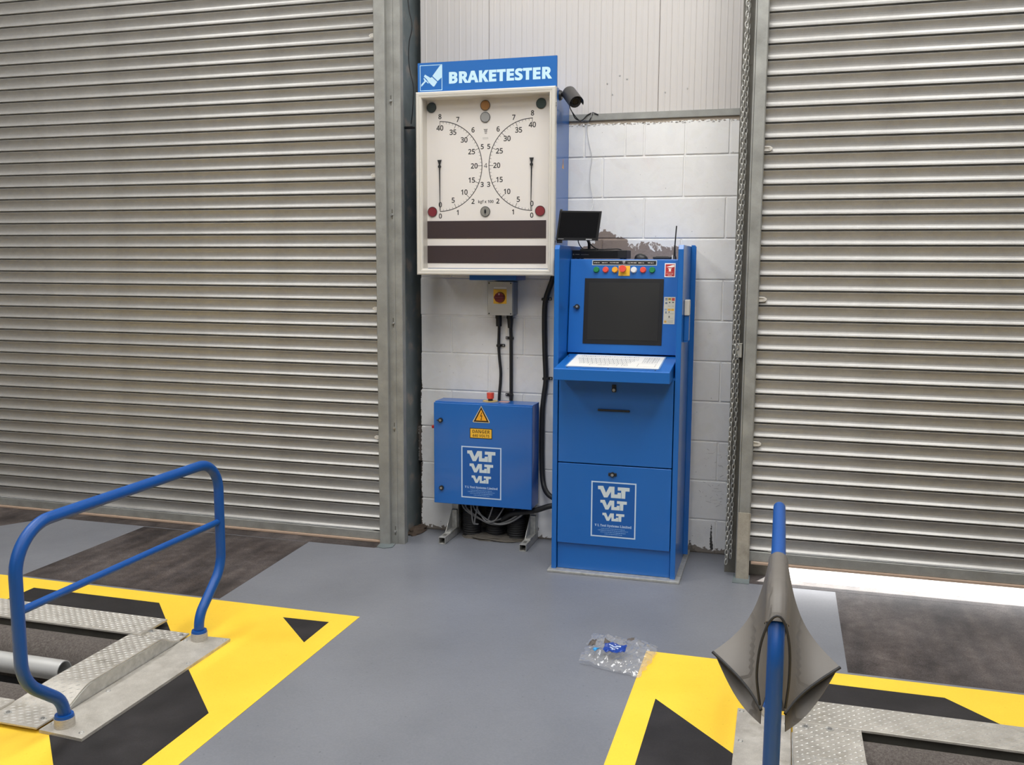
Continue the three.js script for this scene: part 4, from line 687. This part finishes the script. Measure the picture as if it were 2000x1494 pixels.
{
  const t = thing('video_recorder', 'flat black video recorder box on top of the console', 'recorder', [1.045, 1.657, 0.13]);

  part('case', bx(-0.146, 0.004, -0.045, 0.150, 0.048, 0.10, 0.003), std({ color: lin(0.012, 0.012, 0.013), roughness: 0.45 }), t);
  part('front_panel', (() => { const s = new THREE.Shape(); s.moveTo(-0.15, 0.004); s.lineTo(0.10, 0.004); s.lineTo(0.10, 0.043); s.quadraticCurveTo(-0.02, 0.034, -0.15, 0.046); s.lineTo(-0.15, 0.004); const g = new THREE.ExtrudeGeometry(s, { depth: 0.008, bevelEnabled: false }); return uvm(g.translate(0, 0, 0.1)); })(), std({ color: lin(0.01, 0.01, 0.011), roughness: 0.25 }), t);
  part('front_mark', [bx(-0.143, 0.021, 0.108, -0.136, 0.028, 0.1088, 0), bx(-0.131, 0.0225, 0.108, -0.106, 0.0265, 0.1088, 0), bx(-0.098, 0.0225, 0.108, -0.055, 0.0245, 0.1088, 0)], std({ color: lin(0.16, 0.16, 0.16), roughness: 0.5 }), t);
  part('foot', [cyl(0.009, 0.004, [-0.12, 0.002, 0.08], 'y', 12), cyl(0.009, 0.004, [0.12, 0.002, 0.08], 'y', 12), cyl(0.009, 0.004, [-0.12, 0.002, -0.03], 'y', 12), cyl(0.009, 0.004, [0.12, 0.002, -0.03], 'y', 12)], M.rubber, t);
}
{
  const t = thing('computer_mouse', 'black computer mouse on top of the console', 'mouse', [1.272, 1.657, 0.22]);
  const g = new THREE.SphereGeometry(1, 24, 14, 0, 7, 0, Math.PI / 2); const p = g.attributes.position; for (let i = 0; i < p.count; i++) { const x = p.getX(i), y = p.getY(i), z = p.getZ(i); p.setXYZ(i, x * 0.037 * (1 - 0.08 * z), y * 0.030 * (1 - 0.18 * x), z * 0.028); } g.computeVertexNormals();
  part('shell', uvm(g), M.blackPlastic, t); part('button_split', bx(0.002, 0.0255, -0.001, 0.034, 0.0262, 0.001, 0), M.rubber, t); part('base', slab([...Array(20)].map((_, i) => [0.0365 * Math.cos(i * 0.314), 0.0275 * Math.sin(i * 0.314)]), 0.0, 0.003), M.rubber, t);
  const r = thing('remote_control', 'flat black remote control beside the antenna on the console', 'remote', [1.385, 1.657, 0.21]);
  part('case', bx(-0.05, 0, -0.02, 0.048, 0.014, 0.02, 0.005), M.blackPlastic, r); part('keypad', bx(-0.035, 0.014, -0.014, 0.03, 0.016, 0.014, 0.001), M.rubber, r);
  const a = thing('antenna', 'thin black stub antenna standing at the right end of the console top', 'antenna', [1.452, 1.657, 0.22]);
  part('base', cyl(0.012, 0.016, [-0.004, 0.008, 0], 'y', 16, 0.009), M.blackPlastic, a); part('sleeve', cyl(0.0062, 0.05, [-0.003, 0.04, 0], 'y', 12, 0.004), M.blackPlastic, a);
  part('whip', tube([[-0.003, 0.06, 0], [0.0, 0.12, 0], [0.0035, 0.175, 0]], 0.0034, 10, 8), M.blackPlastic, a); part('tag', bx(-0.016, 0.0, 0.006, -0.010, 0.022, 0.010, 0.001), M.offWhite, a);
}

// ───────────── hand chain at the right door ─────────────
{
  const c = new THREE.CatmullRomCurve3([...Array(14)].map((_, i) => { const a = Math.PI * 2 * i / 14, s = Math.sin(a); return new THREE.Vector3(0.0075 * Math.cos(a), 0.011 * s + Math.sign(s) * 0.0045, 0); }), true);
  const link = uvm(new THREE.TubeGeometry(c, 16, 0.0028, 5, true));
  const strand = (label, fx, y0, y1, z) => {
    const t = thing('hand_chain', label, 'chain', [0, 0, 0], 'chains at the right roller door'); let i = 0;
    for (let y = y1; y > y0; y -= 0.0252, i++) { const l = part('chain_link', link, M.galv, t); l.position.set(fx(y), y, z); l.rotation.set(rr(-0.12, 0.12), (i % 2 ? Math.PI / 2 : 0) + 0.5 + rr(-0.2, 0.2), rr(-0.1, 0.1)); }
  };
  strand('left strand of the galvanised hand chain beside the right door guide', (y) => 1.780 + 0.006 * (y - 1.6) / 1.5 + 0.003 * Math.sin(y * 7), 0.075, 3.1, 0.362);
  strand('right strand of the galvanised hand chain beside the right door guide', (y) => 1.7965 - 0.002 * Math.sin(y * 5), 0.10, 3.1, 0.334);
  const k = thing('chain_keeper', 'pale plastic chain keeper box on the right steel column', 'chain keeper');
  part('box', bx(1.788, 1.155, 0.3005, 1.818, 1.226, 0.334, 0.003), M.boxGrey, k); part('lip', bx(1.788, 1.2255, 0.3005, 1.819, 1.2285, 0.337, 0.001), M.offWhite, k); part('pin', [cyl(0.003, 0.022, [1.779, 1.223, 0.327], 'x', 8)], M.offWhite, k);
}

// ───────────── roller beds ─────────────
const lozenge = (() => { const g = new THREE.OctahedronGeometry(1, 0); g.scale(0.0105, 0.0019, 0.0025); return g; })();
function tread(name, parent, x0, x1, z0, z1, yf, inside = () => true, pitch = 0.034, mat = M.treadSteel) {
  const gs = []; let r = 0;
  for (let z = z0 + 0.01; z < z1 - 0.006; z += pitch * 0.5, r++) for (let x = x0 + 0.012 + (r % 2 ? pitch / 2 : 0); x < x1 - 0.01; x += pitch) {
    if (!inside(x, z)) continue;
    const dy = (yf(z + 0.004) - yf(z - 0.004)) / 0.008, g = lozenge.clone(); g.rotateY((Math.round((x - x0) / pitch * 2) + r) % 2 ? 0.5 : -0.95); g.rotateX(-Math.atan(dy)); g.translate(x, yf(z), z); gs.push(uvm(g));
  }
  const m = part(name, gs, mat, parent); m.userData.kind = 'stuff'; return m;
}
function bed(o) {
  const { s, X, label } = o, fx = (x) => X + s * x;   // x grows away from the walkway
  const box = (x0, y0, z0, x1, y1, z1, r) => { const a = fx(x0), b = fx(x1); return bx(Math.min(a, b), y0, z0, Math.max(a, b), y1, z1, r); };
  const t = thing('roller_bed', label, 'roller bed');
  const fl = () => 0.03;
  const farEnd = o.farEnd, a = Math.min(fx(farEnd), fx(1.9)), b = Math.max(fx(farEnd), fx(1.9));
  part('far_plate', box(farEnd, 0.020, 1.80, 1.9, 0.03, 1.985, 0.002), M.plate, t, 'chequered steel plate on the far side');
  tread('far_plate_tread', t, a, b, 1.80, 1.985, fl);
  part('far_lip', box(farEnd + 0.03, -0.06, 1.945, 1.9, 0.02, 1.955, 0), M.darkSteel, t);
  const nf = 0.225, a2 = Math.min(fx(nf), fx(1.9)), b2 = Math.max(fx(nf), fx(1.9));
  part('near_plate', box(nf, 0.020, 2.635, 1.9, 0.03, 2.82, 0.003), M.plate, t, 'chequered steel plate on the near side'); tread('near_plate_tread', t, a2, b2, 2.635, 2.82, fl);
  // crowned side cover between the pit and the rail plate
  const sm = (q) => q * q * (3 - 2 * q), H = o.hump;
  const B0 = o.base, r0 = o.rise; const yc = (z) => B0 + H * (z < r0 ? 0 : z < r0 + 0.125 ? sm((z - r0) / 0.125) : z < 2.5 ? 1 : z < 2.66 ? 1 - sm((z - 2.5) / 0.16) : 0);
  const z0 = o.coverZ0, z1 = 2.775, lip = (z) => o.straight ? 0.228 : 0.160 + 0.068 * (1 - (yc(z) - B0) / H);
  const g = sheet((u, v) => { const z = z0 + (z1 - z0) * v; const x = 0.002 + u * lip(z); return [fx(s > 0 ? x : x), yc(z), z]; }, 6, 46, 0.006);
  part('side_cover', g, M.plate, t, 'crowned chequered side cover');
  tread('side_cover_tread', t, Math.min(fx(0.004), fx(0.232)), Math.max(fx(0.004), fx(0.232)), z0, z1, (z) => yc(z) + 0.0032, (x, z) => Math.abs(x - X) < lip(z) - 0.008);
  const sk = []; for (let z = z0 + 0.07; z <= 2.671; z += 0.02) sk.push([z, yc(z) - 0.003]);
  const skirt = [[z0 + 0.07, 0.012], ...sk, [2.66, 0.012]];
  const xs = [fx(-0.002), fx(0.004)].sort((p, q) => p - q); part('cover_skirt', prism(skirt, 'zy', xs[0], xs[1]), M.galv, t, 'plain steel skirt of the side cover');
  for (const [x, z] of o.bolts) { const y = yc(z) + 0.003; const w = part('bolt', cyl(0.0085, 0.006, [fx(x), y + 0.003, z], 'y', 12, 0.006), M.steel, t); part('washer', cyl(0.013, 0.0016, [fx(x), y + 0.0008, z], 'y', 16), M.galv, w); }
  // rail base plate
  part('rail_plate', slab([[fx(-0.19), o.rz0], [fx(-0.19), 2.78], [fx(-0.004), 2.77], [fx(-0.004), o.rz0 + 0.012]].map((p) => p), 0.0015, 0.0115), M.plate, t, 'plain steel floor plate carrying the guard rail');
  for (const [x, z] of [[-0.175, o.rz0 + 0.022], [-0.17, 2.15], [-0.16, 2.745], [-0.02, 2.72], [-0.03, 2.45], [-0.018, o.rz0 + 0.075]]) part('countersunk_screw', new THREE.TorusGeometry(0.0075, 0.0016, 6, 16).rotateX(Math.PI / 2).translate(fx(x), 0.0132, z), M.steel, t);
  // rollers
  const roll = (n, r, y, z, x0, mat, l) => { const q = part(n, uvm(cyl(r, 1.45, [0, 0, 0], 'x', 48)), mat, t, l); q.position.set(fx(x0 + 0.725), y, z); q.geometry.computeVertexNormals(); const p = q.geometry.attributes.position, uv = q.geometry.attributes.uv; for (let i = 0; i < p.count; i++) uv.setXY(i, p.getX(i), Math.atan2(p.getZ(i), p.getY(i)) * r); return q; };
  roll('brake_roller', 0.105, -0.089, 2.062, 0.175, M.grit, 'gritty grey brake roller'); roll('brake_roller', 0.105, -0.089, 2.535, 0.175, M.grit, 'gritty grey brake roller');
  const c = new THREE.LatheGeometry([[0.0365, 0], [0.0405, 0], [0.041, 0.0008], [0.041, 1.36], [0.0365, 1.36], [0.0365, 0]].map(([r, y]) => new THREE.Vector2(r, y)), 40); c.rotateZ(s > 0 ? -Math.PI / 2 : Math.PI / 2);
  const sr = part('sensing_roller', c, M.chrome, t, 'bright plated sensing roller'); sr.position.set(fx(0.300), -0.012, 2.306);
  return t;
}
bed({ s: -1, X: -0.421, farEnd: 0.182, hump: 0.05, base: 0.018, rise: 1.975, coverZ0: 1.895, rz0: 1.878, bolts: [[0.172, 1.927], [0.02, 1.926], [0.183, 2.712], [0.03, 2.714]], label: 'steel roller bed in the floor beside the left guard rail' });
bed({ s: 1, X: 2.100, farEnd: 0.0, hump: 0.038, straight: true, base: 0.0265, rise: 2.2, coverZ0: 1.988, rz0: 1.905, bolts: [[0.045, 2.016], [0.126, 2.012]], label: 'steel roller bed in the floor beside the right guard rail' });

// ───────────── guard rails ─────────────
function guardRail(label, x) {
  const t = thing('guard_rail', label, 'guard rail', [x, 0, 0], 'blue tube guard rails');
  part('rail_tube', pipe([[0, 0.02, 1.925], [0, 0.115, 1.925, 0.11], [0, 0.28, 1.745, 0.16], [0, 0.766, 1.745, 0.135], [0, 0.766, 2.895, 0.16], [0, 0.245, 2.895, 0.16], [0, 0.105, 2.72, 0.10], [0, 0.02, 2.72]], 0.0213, 18), M.railBlue, t);
  part('cross_bar', pipe([[0, 0.49, 1.745], [0, 0.49, 2.2, 1], [0, 0.49, 2.895]].map((p) => p.slice(0, 3)).filter((_, i) => i !== 1), 0.0138, 14), M.railBlue, t);
  for (const z of [1.925, 2.72]) { part('sleeve', cyl(0.0345, 0.034, [0, 0.030, z], 'y', 28), M.plate, t, 'plain steel socket'); part('collar', cyl(0.033, 0.010, [0, 0.052, z], 'y', 28, 0.031), M.railBlue, t); }
  return t;
}
guardRail('blue tubular guard rail in the left foreground, bare', -0.352);
guardRail('blue tubular guard rail in the right foreground, draped with a grey cover', 2.028);

// ───────────── vinyl cover over the right rail ─────────────
{
  const t = thing('vinyl_cover', 'grey vinyl cover with black piping hung over the right guard rail', 'cover');
  const vm = phys({ color: lin(0.135, 0.122, 0.107), roughness: 0.55, bumpMap: bumpSoft, bumpScale: 0.002, side: THREE.DoubleSide });
  const L = (a, b, k) => a.map((q, i) => q + (b[i] - q) * k);
  const flap = (s, C, HB, sag) => {
    const A = [2.028 + s * 0.0262, 0.762, 2.50], A2 = [2.028 + s * 0.027, 0.70, 2.862];
    return (u, v) => {   // u: ridge -> hem, v: far -> near
      const r = L(A, A2, v), hh = L(C, HB, v), p = L(r, hh, u); const w = Math.sin(Math.PI * u), q = Math.sin(Math.PI * v);
      p[0] += s * (-0.024 * w * (1 - v) - sag * q * u * u * 0.02 - 0.02 * w * v); p[1] += -0.030 * w * (1 - v) - 0.006 * u * q + 0.01 * w * v; p[2] += 0.010 * w * q; return p;
    };
  };
  const fl = flap(-1, [1.862, 0.566, 2.742], [1.998, 0.484, 2.885], 1), fr = flap(1, [2.196, 0.564, 2.742], [2.058, 0.482, 2.885], 1);
  part('flap', sheet(fl, 18, 18, 0.0022), vm, t); part('flap', sheet((u, v) => fr(u, v), 18, 18, 0.0022), vm, t);
  // saddle over the tube following its bend
  const top = (v) => v < 0.7 ? [0.766, 2.50 + (v / 0.7) * 0.245] : (() => { const a = (v - 0.7) / 0.3 * 0.9; return [0.766 - 0.15 * (1 - Math.cos(a)), 2.745 + 0.15 * Math.sin(a)]; })();
  part('saddle', sheet((u, v) => { const [y, z] = top(v), a = Math.PI * (1.12 * u - 0.06), k = v > 0.7 ? (v - 0.7) / 0.3 * 0.9 : 0, r = 0.0268 + 0.003 * v; return [2.028 - r * Math.cos(a), y + r * Math.sin(a) * Math.cos(k), z + r * Math.sin(a) * Math.sin(k)]; }, 16, 24, 0.0022), vm, t);
  // inner lining leaves seen below the hem
  const inner = (s, C, B) => sheet((u, v) => { const a = [2.028 + s * 0.03, 0.60, 2.55], b = [2.028 + s * 0.03, 0.50, 2.84], p = L(L(a, b, v), L(C, B, v), u); p[1] -= 0.028 * Math.sin(Math.PI * v) * u; return p; }, 10, 12, 0.002);
  part('lining', inner(-1, [1.868, 0.560, 2.738], [1.998, 0.437, 2.868]), vm, t); part('lining', inner(1, [2.190, 0.558, 2.738], [2.060, 0.425, 2.868]), vm, t);
  const edge = (f, u, v, n = 16) => [...Array(n + 1)].map((_, i) => f(u ?? i / n, v ?? i / n));
  part('piping', [tube(edge(fl, 1, null), 0.0042, 40, 8), tube(edge(fr, 1, null), 0.0042, 40, 8)], M.rubber, t, 'black piped hem');
  part('piping', tube([[1.994, 0.50, 2.890], [1.984, 0.58, 2.892], [1.990, 0.66, 2.893], [2.008, 0.722, 2.893], [2.030, 0.744, 2.893], [2.049, 0.722, 2.893], [2.062, 0.66, 2.893], [2.064, 0.58, 2.892], [2.058, 0.50, 2.890]], 0.0034, 60, 8), M.rubber, t, 'black piped opening around the rail');
}

// ───────────── torn plastic bag on the floor ─────────────
{
  const t = thing('plastic_bag', 'crumpled clear plastic bag with blue print lying on the floor', 'bag', [1.405, 0, 1.545]);
    const film = phys({ color: lin(0.95, 0.95, 0.95), transmission: 0.9, thickness: 0, roughness: 0.12, ior: 1.6, side: THREE.DoubleSide });
  const h = (x, z, k) => { const e = Math.max(0, 1 - Math.pow(Math.abs(x) / 0.165, 5)) * Math.max(0, 1 - Math.pow(Math.abs(z - 0.15 * x) / 0.175, 4)); return 0.006 + e * (0.022 + 0.034 * Math.abs(noise.noise(x * 22 + 3, k, z * 20)) + 0.016 * Math.abs(noise.noise(x * 55, k + 5, z * 60))); };
  const Q = [[-0.143, -0.195], [0.15, -0.115], [0.112, 0.195], [-0.138, 0.125]];   // far left, far right, near right, near left
  const out = (u, v) => { const f = (k) => (Q[0][k] * (1 - u) + Q[1][k] * u) * (1 - v) + (Q[3][k] * (1 - u) + Q[2][k] * u) * v; return [f(0) + 0.014 * noise.noise(u * 9, 2.2, v * 9) + 0.03 * Math.max(0, u - 0.6) * Math.sin(Math.PI * v), f(1) + 0.014 * noise.noise(v * 7, 4.1, u * 9)]; };
  part('film', film1((u, v) => { const [x, z] = out(u, v); return [x, h(x, z, 1), z]; }, 54, 46), film, t);
  part('film', film1((u, v) => { const [x, z] = out(u, v); return [x * 0.99, 0.003 + 0.15 * (h(x, z, 8) - 0.006), z * 0.99]; }, 30, 24), film, t);
  const patch = (cx, cz, w, d, mat, l) => part('print', sheet((u, v) => { const x = cx + (u - 0.5) * w, z = cz + (v - 0.5) * d * (1 - 0.35 * Math.max(0, u - 0.5)); return [x, h(x, z, 1) + 0.0022, z]; }, 12, 8, 0.0005), mat, t, l);
  patch(-0.012, 0.012, 0.092, 0.085, std({ color: lin(0.008, 0.045, 0.28), roughness: 0.4 }), 'blue printed panel'); patch(-0.085, 0.032, 0.028, 0.03, std({ color: lin(0.02, 0.28, 0.62), roughness: 0.4 }), 'light blue printed mark');
  for (const [x, z, w, d] of [[-0.115, -0.03, 0.03, 0.05], [0.035, -0.115, 0.03, 0.018], [-0.055, -0.05, 0.025, 0.03]]) patch(x, z, w, d, std({ color: lin(0.1, 0.085, 0.075), roughness: 0.7 }), 'dark dirt smear');
  const pm = std({ color: lin(0.5, 0.58, 0.7), roughness: 0.5 }); for (let i = 0; i < 4; i++) { const x0 = -0.04 + i * 0.004, z = -0.014 + i * 0.013; part('print_line', sheet((u, v) => { const x = x0 + u * (0.05 - i * 0.006), zz = z + v * 0.005; return [x, h(x, zz, 1) + 0.0032, zz]; }, 8, 1, 0.0004), pm, t); }
}
renderer.render(scene, camera);
